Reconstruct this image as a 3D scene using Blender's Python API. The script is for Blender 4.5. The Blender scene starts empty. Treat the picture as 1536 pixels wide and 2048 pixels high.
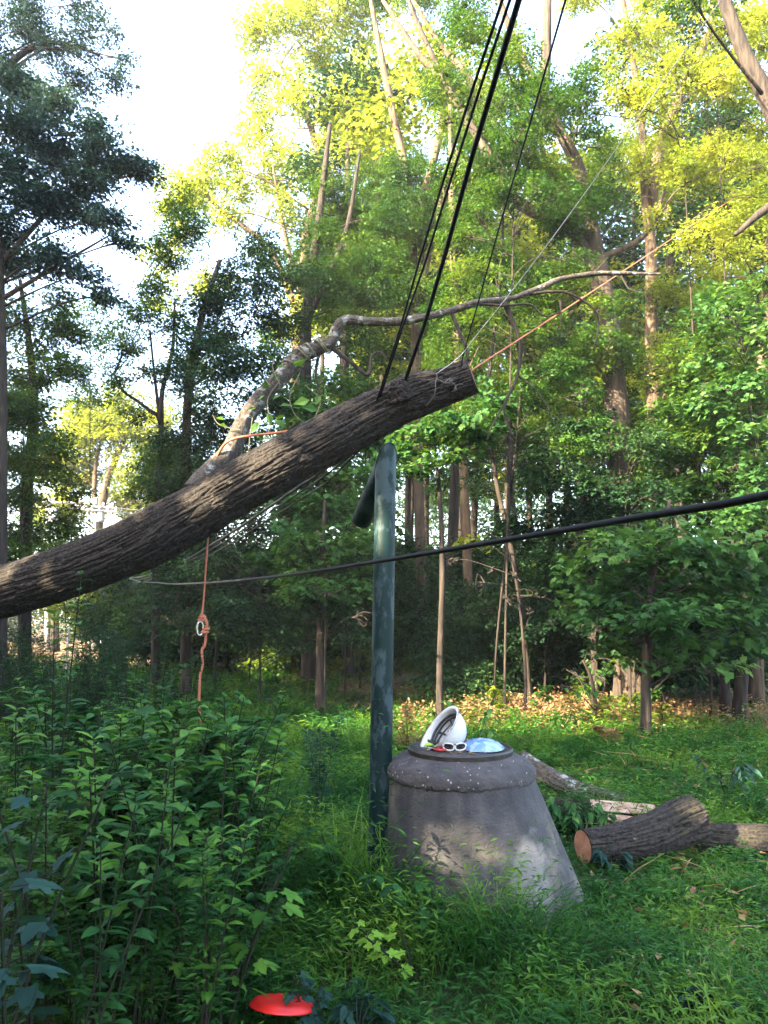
import bpy, bmesh, math, random
import numpy as np
from mathutils import Vector, Matrix

# ------------------------------------------------------------------ camera, sky, sun, exposure
SC = bpy.context.scene
COL = SC.collection
F, CX, CY, PITCH, EYE = 1500.0, 768.0, 1024.0, math.radians(8.0), 1.6
cam_d = bpy.data.cameras.new('camera'); cam = bpy.data.objects.new('camera', cam_d); COL.objects.link(cam)
cam_d.sensor_fit = 'VERTICAL'; cam_d.sensor_height = 24.0; cam_d.lens = 24.0 * F / 2048.0
cam_d.clip_start = 0.05; cam_d.clip_end = 3000
cam.location = (0, 0, EYE); cam.rotation_euler = (math.radians(90) + PITCH, 0, 0)
SC.camera = cam

SUN_EL, SUN_AZ = math.radians(26.0), math.radians(235.0)      # azimuth clockwise from +Y: behind-left of the camera
SDIR = np.array([math.sin(SUN_AZ) * math.cos(SUN_EL), math.cos(SUN_AZ) * math.cos(SUN_EL), math.sin(SUN_EL)])
W = bpy.data.worlds.new('World'); SC.world = W; W.use_nodes = True
wn = W.node_tree.nodes; sky = wn.new('ShaderNodeTexSky'); sky.sky_type = 'NISHITA'; sky.sun_disc = False
sky.sun_elevation = SUN_EL; sky.sun_rotation = SUN_AZ; sky.air_density = 1.0; sky.dust_density = 4.0; sky.ozone_density = 1.0
wn['Background'].inputs['Strength'].default_value = 0.15
W.node_tree.links.new(sky.outputs[0], wn['Background'].inputs['Color'])
sun_d = bpy.data.lights.new('sun', 'SUN'); sun = bpy.data.objects.new('sun', sun_d); COL.objects.link(sun)
sun_d.energy = 5.0; sun_d.angle = math.radians(0.5); sun_d.color = (1.0, 0.84, 0.58)
sun.rotation_euler = Vector(SDIR).to_track_quat('Z', 'Y').to_euler()
SC.view_settings.view_transform = 'Standard'; SC.view_settings.look = 'None'
SC.view_settings.exposure = 3.6; SC.view_settings.gamma = 1.0
SC.cycles.max_bounces = 6; SC.cycles.diffuse_bounces = 3; SC.cycles.transmission_bounces = 4
SC.cycles.glossy_bounces = 2; SC.cycles.caustics_reflective = False; SC.cycles.caustics_refractive = False
SC.cycles.use_denoising = True

# ------------------------------------------------------------------ pixel (1536x2048) -> world
cp, sp = math.cos(PITCH), math.sin(PITCH)
def P(px, py, d):
    u, v = (px - CX) / F, (CY - py) / F
    s = d / (cp - v * sp)
    return np.array([u * s, d, EYE + s * (sp + v * cp)])
def G(px, d, z=0.0):                                           # point at height z that shows at column px
    c = d * cp + (z - EYE) * sp
    return np.array([(px - CX) / F * c, d, z])
def pxm(n, d): return n * d / F                                # pixels to metres at depth d

# ------------------------------------------------------------------ noise
def _h(i, j, k, s=0):
    n = (i * 374761393 + j * 668265263 + k * 2147483647 % 1274126177 + s * 974634511) & 0xFFFFFFFF
    n = ((n ^ (n >> 13)) * 1274126177) & 0xFFFFFFFF
    n = ((n ^ (n >> 16)) * 2246822519) & 0xFFFFFFFF
    return ((n ^ (n >> 15)) & 0xFFFFFF) / 16777215.0
def vnoise(p, s=0):
    p = np.asarray(p, float); i = np.floor(p).astype(np.int64); f = p - i; f = f * f * (3 - 2 * f)
    out = 0
    for a in (0, 1):
        for b in (0, 1):
            for c in (0, 1):
                w = (f[..., 0] if a else 1 - f[..., 0]) * (f[..., 1] if b else 1 - f[..., 1]) * (f[..., 2] if c else 1 - f[..., 2])
                out = out + w * _h(i[..., 0] + a, i[..., 1] + b, (i[..., 2] + c) * 7919, s)
    return out
def nrm(a): return a / np.maximum(np.linalg.norm(a, axis=-1, keepdims=True), 1e-9)

def gz(x, y):                                                  # ground height
    x = np.asarray(x, float); y = np.asarray(y, float)
    p = np.stack([x * .35, y * .35, np.zeros_like(x)], -1); q = np.stack([x * 1.4, y * 1.4, np.ones_like(x)], -1)
    near = 1 / (1 + (np.hypot(x, y) / 40) ** 2)
    return (vnoise(p) - .5) * .18 * near + (vnoise(q) - .5) * .05 * near

# ------------------------------------------------------------------ mesh helpers
class MB:
    def __init__(s): s.v = []; s.f = []; s.m = []; s.n = 0
    def add(s, v, faces, mi=0):
        v = np.asarray(v, float).reshape(-1, 3); s.v.append(v)
        for a in faces:
            a = np.asarray(a)
            if a.size == 0: continue
            if a.ndim == 1: a = a[None]
            s.f.append(a + s.n); s.m.append(mi)
        s.n += len(v)
    def mesh(s, name, mats, smooth=False):
        me = bpy.data.meshes.new(name)
        V = np.concatenate(s.v).astype(np.float32)
        me.vertices.add(len(V)); me.vertices.foreach_set('co', V.ravel())
        li = np.concatenate([a.ravel() for a in s.f]).astype(np.int32)
        tot = np.concatenate([np.full(len(a), a.shape[1], np.int32) for a in s.f])
        mi = np.concatenate([np.full(len(a), m, np.int32) for a, m in zip(s.f, s.m)])
        st = np.concatenate([[0], np.cumsum(tot)[:-1]]).astype(np.int32)
        me.loops.add(len(li)); me.loops.foreach_set('vertex_index', li)
        me.polygons.add(len(tot)); me.polygons.foreach_set('loop_start', st); me.polygons.foreach_set('loop_total', tot)
        me.polygons.foreach_set('material_index', mi)
        me.polygons.foreach_set('use_smooth', np.full(len(tot), smooth, bool))
        for m in (mats if isinstance(mats, (list, tuple)) else [mats]): me.materials.append(m)
        me.update(calc_edges=True); me.validate()
        return me
    def obj(s, name, mats, parent=None, smooth=False):
        o = bpy.data.objects.new(name, s.mesh(name, mats, smooth)); COL.objects.link(o)
        if parent: o.parent = parent
        return o
def tag(o, label=None, cat=None, group=None, kind=None):
    if label: o['label'] = label
    if cat: o['category'] = cat
    if group: o['group'] = group
    if kind: o['kind'] = kind
    return o
def thing(name, label, cat, loc=(0, 0, 0), group=None, rz=0):
    o = bpy.data.objects.new(name, None); COL.objects.link(o); o.location = loc; o.rotation_euler = (0, 0, rz)
    o.empty_display_size = .1
    return tag(o, label, cat, group)
def dup(root, loc, rz=0, sc=1.0, label=None, group=None, tilt=(0, 0)):
    r = root.copy(); COL.objects.link(r); r.location = loc; r.rotation_euler = (tilt[0], tilt[1], rz); r.scale = (sc,) * 3
    if label: r['label'] = label
    if group: r['group'] = group
    for ch in list(root.children):
        c = ch.copy(); COL.objects.link(c); c.parent = r
        for g in list(ch.children):
            e = g.copy(); COL.objects.link(e); e.parent = c
    return r

def spline(pts, n):
    pts = np.asarray(pts, float)
    if len(pts) < 3:
        t = np.linspace(0, 1, n)[:, None]; return pts[0] * (1 - t) + pts[-1] * t
    q = np.vstack([2 * pts[0] - pts[1], pts, 2 * pts[-1] - pts[-2]])
    seg = np.linalg.norm(np.diff(pts[:, :3], axis=0), axis=1); cum = np.concatenate([[0], np.cumsum(seg)])
    t = np.linspace(0, cum[-1], n); k = np.clip(np.searchsorted(cum, t, 'right') - 1, 0, len(pts) - 2)
    u = ((t - cum[k]) / np.maximum(seg[k], 1e-9))[:, None]
    a, b, c, d = q[k], q[k + 1], q[k + 2], q[k + 3]
    return .5 * (2 * b + (c - a) * u + (2 * a - 5 * b + 4 * c - d) * u ** 2 + (3 * b - a - 3 * c + d) * u ** 3)
def frames(c):
    T = nrm(np.gradient(c, axis=0)); N = np.zeros_like(T)
    ref = np.array([0, 0, 1.]) if abs(T[0][2]) < .8 else np.array([0, 1., 0])
    n = nrm(np.cross(np.cross(T[0], ref), T[0]))
    for i in range(len(c)):
        n = nrm(n - T[i] * np.dot(n, T[i])); N[i] = n
    return T, N, np.cross(T, N)
def tube(mb, pts, rad, n=6, seg=None, mi=0, cap=True, disp=None, smooth_path=True):
    """pts: control points, rad: radius per control point"""
    pts = np.asarray(pts, float); rad = np.broadcast_to(np.asarray(rad, float), (len(pts),))
    m = seg or max(2, len(pts) * 3)
    pr = spline(np.column_stack([pts, rad]), m) if smooth_path else np.column_stack([pts, rad])
    m = len(pr)
    c, r = pr[:, :3], np.maximum(pr[:, 3], 1e-4)
    T, N, B = frames(c)
    th = np.linspace(0, 2 * np.pi, n, endpoint=False)
    R = r[:, None] * np.ones(n)
    if disp is not None:
        s = np.concatenate([[0], np.cumsum(np.linalg.norm(np.diff(c, axis=0), axis=1))])
        R = R + disp(np.broadcast_to(th, (m, n)), np.broadcast_to(s[:, None], (m, n)), R)
    V = c[:, None] + R[..., None] * (np.cos(th)[None, :, None] * N[:, None] + np.sin(th)[None, :, None] * B[:, None])
    i = np.arange(m - 1)[:, None] * n; j = np.arange(n)[None]; k = (j + 1) % n
    Q = np.stack([i + j, i + k, i + n + k, i + n + j], -1).reshape(-1, 4)
    fs = [Q]
    if cap: fs += [np.arange(n)[::-1], (m - 1) * n + np.arange(n)]
    mb.add(V.reshape(-1, 3), fs, mi)
    return c, r, T, N, B
def lathe(mb, prof, n=48, center=(0, 0, 0), mi=0, M=None, jitter=None):
    prof = np.asarray(prof, float); th = np.linspace(0, 2 * np.pi, n, endpoint=False)
    V = np.stack([prof[:, None, 0] * np.cos(th), prof[:, None, 0] * np.sin(th), np.broadcast_to(prof[:, None, 1], (len(prof), n))], -1)
    if jitter is not None: V = jitter(V, th)
    V = V.reshape(-1, 3)
    if M is not None: V = V @ np.array(M)[:3, :3].T + np.array(M)[:3, 3]
    V = V + np.asarray(center)
    i = np.arange(len(prof) - 1)[:, None] * n; j = np.arange(n)[None]; k = (j + 1) % n
    mb.add(V, [np.stack([i + j, i + k, i + n + k, i + n + j], -1).reshape(-1, 4)], mi)
def box(mb, c, s, M=None, mi=0):
    c = np.asarray(c, float); s = np.asarray(s, float) / 2
    v = np.array([[x, y, z] for x in (-1, 1) for y in (-1, 1) for z in (-1, 1)]) * s
    if M is not None: v = v @ np.array(M)[:3, :3].T
    mb.add(v + c, [np.array([[0, 1, 3, 2], [4, 6, 7, 5], [0, 4, 5, 1], [2, 3, 7, 6], [0, 2, 6, 4], [1, 5, 7, 3]])], mi)

# ------------------------------------------------------------------ materials
def newmat(name):
    m = bpy.data.materials.new(name); m.use_nodes = True
    nt = m.node_tree; nt.nodes.clear(); out = nt.nodes.new('ShaderNodeOutputMaterial')
    def N(t, **kw):
        n = nt.nodes.new(t)
        for k, v in kw.items():
            if k in n.inputs: n.inputs[k].default_value = v
            else: setattr(n, k, v)
        return n
    return m, nt, N, nt.links.new, out
def ramp(N, stops):
    r = N('ShaderNodeValToRGB'); e = r.color_ramp.elements
    while len(e) > 1: e.remove(e[-1])
    for i, (p, c) in enumerate(stops):
        x = e[0] if i == 0 else e.new(p)
        x.position = p; x.color = (*c, 1) if len(c) == 3 else c
    return r
def leaf_mat(name, dark, mid, light, trans=.4, tcol=None, rough=.55, patch=.8):
    m, nt, N, L, out = newmat(name)
    geo = N('ShaderNodeNewGeometry'); tc = N('ShaderNodeTexCoord')
    rp = ramp(N, [(0, dark), (.5, mid), (1, light)])
    nz = N('ShaderNodeTexNoise', Scale=patch); nz.inputs['Detail'].default_value = 3
    L(tc.outputs['Object'], nz.inputs['Vector'])
    mx = N('ShaderNodeMath', operation='MULTIPLY_ADD'); mx.inputs[1].default_value = .34; L(geo.outputs['Random Per Island'], mx.inputs[0])
    s2 = N('ShaderNodeMath', operation='MULTIPLY_ADD'); s2.inputs[1].default_value = 2.1; s2.inputs[2].default_value = -.72
    L(nz.outputs['Fac'], s2.inputs[0]); L(s2.outputs[0], mx.inputs[2]); L(mx.outputs[0], rp.inputs[0])
    b = N('ShaderNodeBsdfPrincipled', Roughness=rough); b.inputs['Specular IOR Level'].default_value = .14
    L(rp.outputs[0], b.inputs['Base Color'])
    t = N('ShaderNodeBsdfTranslucent')
    mul = N('ShaderNodeMix', data_type='RGBA', blend_type='MULTIPLY'); mul.inputs[0].default_value = 1
    L(rp.outputs[0], mul.inputs[6]); mul.inputs[7].default_value = (*(tcol or (1.5, 1.35, .6)), 1)
    L(mul.outputs[2], t.inputs['Color'])
    ms = N('ShaderNodeMixShader'); ms.inputs[0].default_value = trans
    L(b.outputs[0], ms.inputs[1]); L(t.outputs[0], ms.inputs[2]); L(ms.outputs[0], out.inputs['Surface'])
    return m
def bark_mat(name, dark, light, lichen=None, sz=1.0, stretch=.16, bump=.6, lich=.6, coords='Object', moss=None):
    m, nt, N, L, out = newmat(name)
    tc = N('ShaderNodeTexCoord'); mp = N('ShaderNodeMapping'); mp.inputs['Scale'].default_value = (26 * sz, 26 * sz, 26 * sz * stretch)
    L(tc.outputs[coords], mp.inputs['Vector'])
    n1 = N('ShaderNodeTexNoise', Scale=1.0); n1.inputs['Detail'].default_value = 5; n1.inputs['Distortion'].default_value = .6
    L(mp.outputs[0], n1.inputs['Vector'])
    rp = ramp(N, [(.3, dark), (.68, light)]); L(n1.outputs['Fac'], rp.inputs[0])
    col = rp.outputs[0]
    if lichen:
        n2 = N('ShaderNodeTexNoise', Scale=6 * sz); n2.inputs['Detail'].default_value = 6; n2.inputs['Roughness'].default_value = .7
        L(tc.outputs[coords], n2.inputs['Vector'])
        r2 = ramp(N, [(lich, (0, 0, 0)), (lich + .06, (1, 1, 1))]); L(n2.outputs['Fac'], r2.inputs[0])
        mx = N('ShaderNodeMix', data_type='RGBA'); L(r2.outputs[0], mx.inputs[0]); L(col, mx.inputs[6]); mx.inputs[7].default_value = (*lichen, 1)
        col = mx.outputs[2]
    if moss:
        geo = N('ShaderNodeNewGeometry'); sx = N('ShaderNodeSeparateXYZ'); L(geo.outputs['True Normal'], sx.inputs[0])
        n3 = N('ShaderNodeTexNoise', Scale=2.2); n3.inputs['Detail'].default_value = 5; L(tc.outputs[coords], n3.inputs['Vector'])
        ad = N('ShaderNodeMath', operation='MULTIPLY'); L(sx.outputs[2], ad.inputs[0]); L(n3.outputs['Fac'], ad.inputs[1])
        r3 = ramp(N, [(.47, (0, 0, 0)), (.6, (1, 1, 1))]); L(ad.outputs[0], r3.inputs[0])
        mx = N('ShaderNodeMix', data_type='RGBA'); L(r3.outputs[0], mx.inputs[0]); L(col, mx.inputs[6]); mx.inputs[7].default_value = (*moss, 1)
        col = mx.outputs[2]
    b = N('ShaderNodeBsdfPrincipled', Roughness=.9); b.inputs['Specular IOR Level'].default_value = .2
    L(col, b.inputs['Base Color'])
    bp = N('ShaderNodeBump', Strength=bump, Distance=.03 / sz); L(n1.outputs['Fac'], bp.inputs['Height']); L(bp.outputs[0], b.inputs['Normal'])
    L(b.outputs[0], out.inputs['Surface'])
    return m
def plain(name, col, rough=.5, col2=None, scale=8, bump=0, metal=0, spec=.5, lo=.4, hi=.65, det=5):
    m, nt, N, L, out = newmat(name)
    b = N('ShaderNodeBsdfPrincipled', Roughness=rough, Metallic=metal); b.inputs['Specular IOR Level'].default_value = spec
    tc = N('ShaderNodeTexCoord'); n1 = N('ShaderNodeTexNoise', Scale=scale); n1.inputs['Detail'].default_value = det
    L(tc.outputs['Object'], n1.inputs['Vector'])
    c2 = col2 or tuple(c * .8 for c in col)
    rp = ramp(N, [(lo, col), (hi, c2)]); L(n1.outputs['Fac'], rp.inputs[0]); L(rp.outputs[0], b.inputs['Base Color'])
    if bump:
        bp = N('ShaderNodeBump', Strength=bump, Distance=.02); L(n1.outputs['Fac'], bp.inputs['Height']); L(bp.outputs[0], b.inputs['Normal'])
    L(b.outputs[0], out.inputs['Surface'])
    return m

LM = dict(
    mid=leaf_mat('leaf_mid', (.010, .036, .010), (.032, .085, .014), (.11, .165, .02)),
    yellow=leaf_mat('leaf_sunlit_yellow', (.07, .115, .02), (.16, .21, .03), (.30, .33, .06), trans=.5),  # warm sunlight is partly put into this yellow base colour
    dark=leaf_mat('leaf_dark', (.005, .020, .009), (.016, .047, .018), (.05, .10, .026), trans=.3),  # low base colour also deepens the shade inside the wood
    blue=leaf_mat('leaf_shaded_blue', (.010, .030, .034), (.020, .052, .052), (.045, .09, .075), trans=.25),  # shade of the top left trees is put into this blue-dark colour
    maple=leaf_mat('leaf_maple', (.012, .045, .015), (.035, .10, .027), (.10, .19, .04), trans=.4),
    weed=leaf_mat('leaf_weed', (.006, .030, .009), (.028, .10, .024), (.14, .27, .04), trans=.35, patch=2.2),
    bluish=leaf_mat('leaf_bluish', (.006, .022, .017), (.014, .045, .034), (.035, .085, .06), trans=.25, patch=3, rough=.6),
    lush=leaf_mat('leaf_lush', (.03, .10, .012), (.07, .18, .025), (.16, .30, .04), trans=.4, patch=3),
    lime=leaf_mat('leaf_lime', (.12, .25, .03), (.2, .36, .04), (.3, .45, .05), trans=.45, patch=3),
    grass=leaf_mat('leaf_grass', (.004, .028, .006), (.026, .10, .014), (.15, .26, .03), trans=.35, patch=1.3),
    dry=leaf_mat('leaf_dry', (.06, .036, .018), (.20, .12, .058), (.40, .26, .13), trans=.2, patch=4),
)
BK = dict(
    tan=bark_mat('bark_tan', (.028, .021, .016), (.115, .08, .053), sz=.5),
    grey=bark_mat('bark_grey', (.02, .017, .015), (.085, .062, .046), (.14, .14, .12), sz=.5, lich=.66),
    dark=bark_mat('bark_dark', (.012, .010, .009), (.045, .035, .028), sz=.6),
    log=bark_mat('bark_log', (.006, .0052, .005), (.044, .037, .033), (.20, .21, .20), sz=1.6, bump=1.0, lich=.66, stretch=1, moss=(.04, .038, .016)),
    limb=bark_mat('bark_limb', (.022, .019, .017), (.085, .072, .06), (.20, .215, .20), sz=1.6, bump=.5, lich=.56, stretch=1),
)

# ------------------------------------------------------------------ leaves in bulk
SHAFTS = []                                                    # sun paths cut through the leaves: (point, radius)
def prune(p, pad=0.0):
    keep = np.ones(len(p), bool)
    for t, r in SHAFTS:
        v = p - t; a = v @ SDIR
        keep &= ~((a > .6) & (np.linalg.norm(v - a[:, None] * SDIR, axis=1) < r + pad))
    return keep
MAPLE = np.array([(0, 0), (-.08, .30), (.10, .33), (.22, .27), (.36, .46), (.56, .46), (.53, .24), (.74, .20), (1, 0), (.74, -.20), (.53, -.24), (.56, -.46), (.36, -.46), (.22, -.27), (.10, -.33), (-.08, -.30)])
def put_leaves(mb, p, d, n, L, W, lobed=False, mi=0):
    if len(p) == 0: return
    d = nrm(d); s = nrm(np.cross(n, d)); n = nrm(np.cross(d, s)); L = L[:, None]; W = W[:, None]
    if lobed:
        V = []
        for (a, b) in MAPLE:
            V.append(p + d * L * a + s * L * b - n * L * (.75 * b * b - .30 * abs(b) + .16 * a * a))
        V = np.stack(V, 1); k = len(MAPLE); i0 = np.arange(len(p))[:, None] * k; h = k // 2
        mb.add(V.reshape(-1, 3), [i0 + np.arange(h + 1)[None], i0 + np.array([list(range(h, k)) + [0]])], mi)
    else:
        V = np.stack([p, p + d * L * .42 + s * W * .5 + n * W * .12, p + d * L - n * L * .08, p + d * L * .42 - s * W * .5 + n * W * .12], 1)
        mb.add(V.reshape(-1, 3), [np.arange(len(p) * 4).reshape(-1, 4)], mi)
def blob_leaves(rng, mb, c, R, n, L, lobed=False, per=16, hub=None, do_prune=True, flat=.4, spr=None):
    """leaf sprays spread through an ellipsoid, with ragged gaps"""
    ns = max(3, int(n / per * 1.35)); R = np.asarray(R, float)
    q = nrm(rng.normal(size=(ns, 3))) * rng.random((ns, 1)) ** .42
    sc = np.asarray(c) + q * R * (1 + .18 * rng.normal(size=(ns, 1)))
    g = vnoise(sc * 1.5 / max(.25, R.mean()) + 11.3, 3)
    sc = sc[g > np.quantile(g, .26)]; ns = len(sc)
    hub = np.asarray(c) if hub is None else hub
    out = sc - hub; out[:, 2] *= .35
    d = nrm(nrm(out) + rng.normal(size=(ns, 3)) * .55); d[:, 2] = d[:, 2] * .5 - .12; d = nrm(d)
    nn = nrm(np.array([0, 0, 1.]) + rng.normal(size=(ns, 3)) * flat)
    s = nrm(np.cross(nn, d))
    SL = (spr or L * 5.5)
    t = rng.uniform(-.5, .5, (ns, per)); sd = rng.choice([-1, 1], (ns, per))
    p = sc[:, None] + d[:, None] * (t * SL)[..., None] + s[:, None] * (sd * L * rng.uniform(.1, 1.3, (ns, per)) * (1 - .5 * t))[..., None] \
        + nn[:, None] * (rng.normal(size=(ns, per)) * L * .35)[..., None]
    ld = d[:, None] * .7 + s[:, None] * (sd * .8)[..., None] + rng.normal(size=(ns, per, 3)) * .35 + np.array([0, 0, -.18])
    ln = nn[:, None] + rng.normal(size=(ns, per, 3)) * .28
    p, ld, ln = p.reshape(-1, 3), ld.reshape(-1, 3), ln.reshape(-1, 3)
    if do_prune and SHAFTS:
        k = prune(p, L * .4); p, ld, ln = p[k], ld[k], ln[k]
    LL = L * rng.uniform(.65, 1.25, len(p))
    put_leaves(mb, p, ld, ln, LL, LL * rng.uniform(.5, .68, len(p)), lobed)
    return sc

LAIX = 2.1
def at_z(path, z):
    i = int(np.argmin(np.abs(path[:, 2] - z))); return path[i], i
def tree(name, label, cat, trunk, rads, blobs, leaf='mid', bark='grey', L=.09, lai=1.5, lobed=False, limbs=(), group=None, seed=0,
         local=False, sides=10, sub=4, flat=.32, furrow=True):
    """blobs: (centre, radius3); built in world space under an Empty at the trunk's foot (local=True: already local)"""
    rng = np.random.default_rng(seed + 1000)
    base = np.array([0, 0, 0.]) if local else np.array(trunk[0], float)
    root = thing(name, label, cat, base, group)
    tb = MB()
    trunk = np.asarray(trunk, float)
    dsp = (lambda th, s, R: R * .07 * (vnoise(np.stack([np.cos(th) * 1.6, np.sin(th) * 1.6, s * .8], -1), seed) - .5) * 2 +
           R * .25 * np.exp(-s / .35)) if furrow else None
    c, r, *_ = tube(tb, trunk - base, rads, n=sides, seg=max(16, len(trunk) * 6), disp=dsp)
    for pts, rr in limbs:
        tube(tb, np.asarray(pts) - base, rr, n=7, seg=len(pts) * 4)
    cb = MB()
    LAI = lai * LAIX
    for (bc, R) in blobs:
        bc = np.asarray(bc, float); R = np.broadcast_to(np.asarray(R, float), (3,))
        A = math.pi * R[0] * max(R[1], R[2]); n = int(LAI * A / (.33 * L * L)) if not lobed else int(LAI * A / (.5 * L * L))
        j, i = at_z(c + base, bc[2] - .25 * np.hypot(*(bc[:2] - (c[-1] + base)[:2])) - .2)
        sc = blob_leaves(rng, cb, bc, R, n, L, lobed, hub=j, flat=flat)
        r0 = min(max(r[i] * .25, .010), .034)
        mid = (j + bc) / 2 + np.array([0, 0, .12 * np.linalg.norm(bc - j)]) + rng.normal(size=3) * .08 * np.linalg.norm(bc - j)
        tube(tb, np.array([j, mid, bc]) - base, [r0, r0 * .6, .012], n=5, seg=8)
        for k in range(sub):
            e = sc[rng.integers(len(sc))]; st = bc + (mid - bc) * rng.uniform(0, .5)
            tube(tb, np.array([st, (st + e) / 2 + rng.normal(size=3) * .06, e]) - base, [.011, .008, .004], n=4, seg=5, cap=False)
    tb.obj('trunk', BK[bark], root, smooth=True)
    if blobs:
        for k in range(len(cb.v)): cb.v[k] = cb.v[k] - base
        cb.obj('crown', LM[leaf], root)
    return root
def B(px, py, r, d, sq=.8):                                    # a leaf cloud seen at a pixel, r pixels wide, at depth d
    R = pxm(r, d); return (P(px, py, d), (R, R, R * sq))
def TR(pts, d):                                                # trunk path from pixels, foot on the ground below the first pixel
    q = [P(a, b, d + (e[0] if e else 0)) for (a, b, *e) in pts]
    foot = G(pts[0][0], d); foot[2] = float(gz(foot[0], foot[1])) - .05
    return [foot] + q

# spots meant to catch sun; leaves are removed along the ray to each
for (px, py, d, r) in ((545, 935, 6.3, .17), (415, 985, 6.35, .15), (60, 1140, 6.75, .22), (768, 1050, 4.5, .2), (508, 828, 6.6, .12),
                       (880, 1690, 4.15, .08), (905, 1745, 4.1, .08), (1085, 1700, 4.2, .08), (1480, 1660, 5.45, .16), (870, 1620, 4.25, .03),
                       (1010, 1415, 12.6, 1.6), (1120, 1425, 12.6, 1.6), (1215, 1430, 12.2, .8), (1060, 1455, 11.0, .9), (1000, 1455, 10.4, .6), (1110, 1470, 10.2, .5), (1160, 1340, 11.5, .5),
                       (1400, 1500, 11.0, .35), (860, 865, 12, .9), (650, 1345, 21, 1.0)):
    SHAFTS.append((P(px, py, d), r))

# ------------------------------------------------------------------ ground
def ground():
    m, nt, N, L, out = newmat('ground_soil')
    tc = N('ShaderNodeTexCoord'); n1 = N('ShaderNodeTexNoise', Scale=1.1); n1.inputs['Detail'].default_value = 6
    n2 = N('ShaderNodeTexNoise', Scale=38); n2.inputs['Detail'].default_value = 6; n2.inputs['Roughness'].default_value = .75
    L(tc.outputs['Object'], n1.inputs['Vector']); L(tc.outputs['Object'], n2.inputs['Vector'])
    ra = ramp(N, [(.3, (.018, .032, .012)), (.5, (.035, .05, .016)), (.72, (.075, .06, .03))]); L(n2.outputs['Fac'], ra.inputs[0])
    rb = ramp(N, [(.3, (.05, .034, .02)), (.5, (.13, .09, .05)), (.7, (.27, .19, .11))]); L(n2.outputs['Fac'], rb.inputs[0])
    sx = N('ShaderNodeSeparateXYZ'); L(tc.outputs['Object'], sx.inputs[0])
    # leaf litter lies under the trees, grass soil on the open strip
    e = N('ShaderNodeMath', operation='MULTIPLY_ADD'); L(sx.outputs[0], e.inputs[0]); e.inputs[1].default_value = .55; L(sx.outputs[1], e.inputs[2])
    e2 = N('ShaderNodeMath', operation='MULTIPLY_ADD'); L(n1.outputs['Fac'], e2.inputs[0]); e2.inputs[1].default_value = 5; L(e.outputs[0], e2.inputs[2])
    mr = N('ShaderNodeMapRange'); mr.inputs['From Min'].default_value = 15.5; mr.inputs['From Max'].default_value = 17.0; L(e2.outputs[0], mr.inputs[0])
    mx = N('ShaderNodeMix', data_type='RGBA'); L(mr.outputs[0], mx.inputs[0]); L(ra.outputs[0], mx.inputs[6]); L(rb.outputs[0], mx.inputs[7])
    b = N('ShaderNodeBsdfPrincipled', Roughness=.95); b.inputs['Specular IOR Level'].default_value = .15
    L(mx.outputs[2], b.inputs['Base Color'])
    bp = N('ShaderNodeBump', Strength=.8, Distance=.04); L(n2.outputs['Fac'], bp.inputs['Height']); L(bp.outputs[0], b.inputs['Normal'])
    L(b.outputs[0], out.inputs['Surface'])
    xs = np.concatenate([[-600, -250, -120, -70], np.arange(-45, 45.1, .45), [70, 120, 250, 600]])
    ys = np.concatenate([[-300, -100, -40], np.arange(-12, 62, .45), [80, 130, 260, 700]])
    X, Y = np.meshgrid(xs, ys); V = np.stack([X, Y, gz(X, Y)], -1).reshape(-1, 3)
    nx = len(xs); i = np.arange(len(ys) - 1)[:, None] * nx; j = np.arange(nx - 1)[None]
    mb = MB(); mb.add(V, [np.stack([i + j, i + j + 1, i + nx + j + 1, i + nx + j], -1).reshape(-1, 4)])
    tag(mb.obj('ground', m, smooth=True), kind='structure')
ground()

# ------------------------------------------------------------------ trees of the right-hand wood
rng0 = np.random.default_rng(7)
hero = {}
hero['fork'] = dict(name='broadleaf_tree', label='thick leaning tree right of the hanging log end, its trunk lit orange higher up', d=13.0, bark='grey',
    tr=[(1262, 1100), (1240, 900), (1217, 640), (1190, 490), (1158, 340), (1112, 250), (1062, 150), (1030, 85), (985, -40)],
    r=[.28, .27, .23, .17, .14, .12, .10, .08, .07, .05], leaf='mid',
    limbs=[([(1217, 640), (1150, 470), (1060, 420), (1028, 395), (960, 280), (905, 190), (850, 80), (800, -40)], [.12, .13, .11, .09, .08, .06, .05, .03]),
           ([(1085, 215), (1092, 100), (1096, -40)], [.12, .1, .07]),
           ([(1195, 520), (1290, 470), (1330, 380)], [.07, .05, .03]),
           ([(1175, 440), (1140, 420), (1119, 381), (1090, 320), (1081, 255), (1092, 200), (1100, 130)], [.07, .06, .055, .05, .045, .035, .02]),
           ([(1081, 255), (1050, 235), (1030, 205)], [.035, .025, .012]), ([(1086, 310), (1045, 312), (985, 330)], [.035, .022, .01]), ([(1095, 340), (1040, 340), (990, 370)], [.03, .022, .01])])
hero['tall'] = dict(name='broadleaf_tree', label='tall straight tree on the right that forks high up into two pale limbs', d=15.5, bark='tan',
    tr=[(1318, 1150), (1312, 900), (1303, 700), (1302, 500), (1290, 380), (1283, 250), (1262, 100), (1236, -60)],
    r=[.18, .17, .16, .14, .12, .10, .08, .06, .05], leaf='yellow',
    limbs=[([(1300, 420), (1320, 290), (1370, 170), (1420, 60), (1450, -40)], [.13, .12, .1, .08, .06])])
hero['corner'] = dict(name='broadleaf_tree', label='dark near trunk slanting down out of the top right corner', d=9.5, bark='dark',
    tr=[(1700, 1150), (1660, 700), (1600, 380), (1538, 207), (1490, 110), (1448, 0), (1420, -90)],
    r=[.17, .16, .14, .125, .115, .10, .085, .07], leaf='mid', limbs=[([(1600, 380), (1530, 420), (1470, 470)], [.08, .06, .03])])
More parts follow.
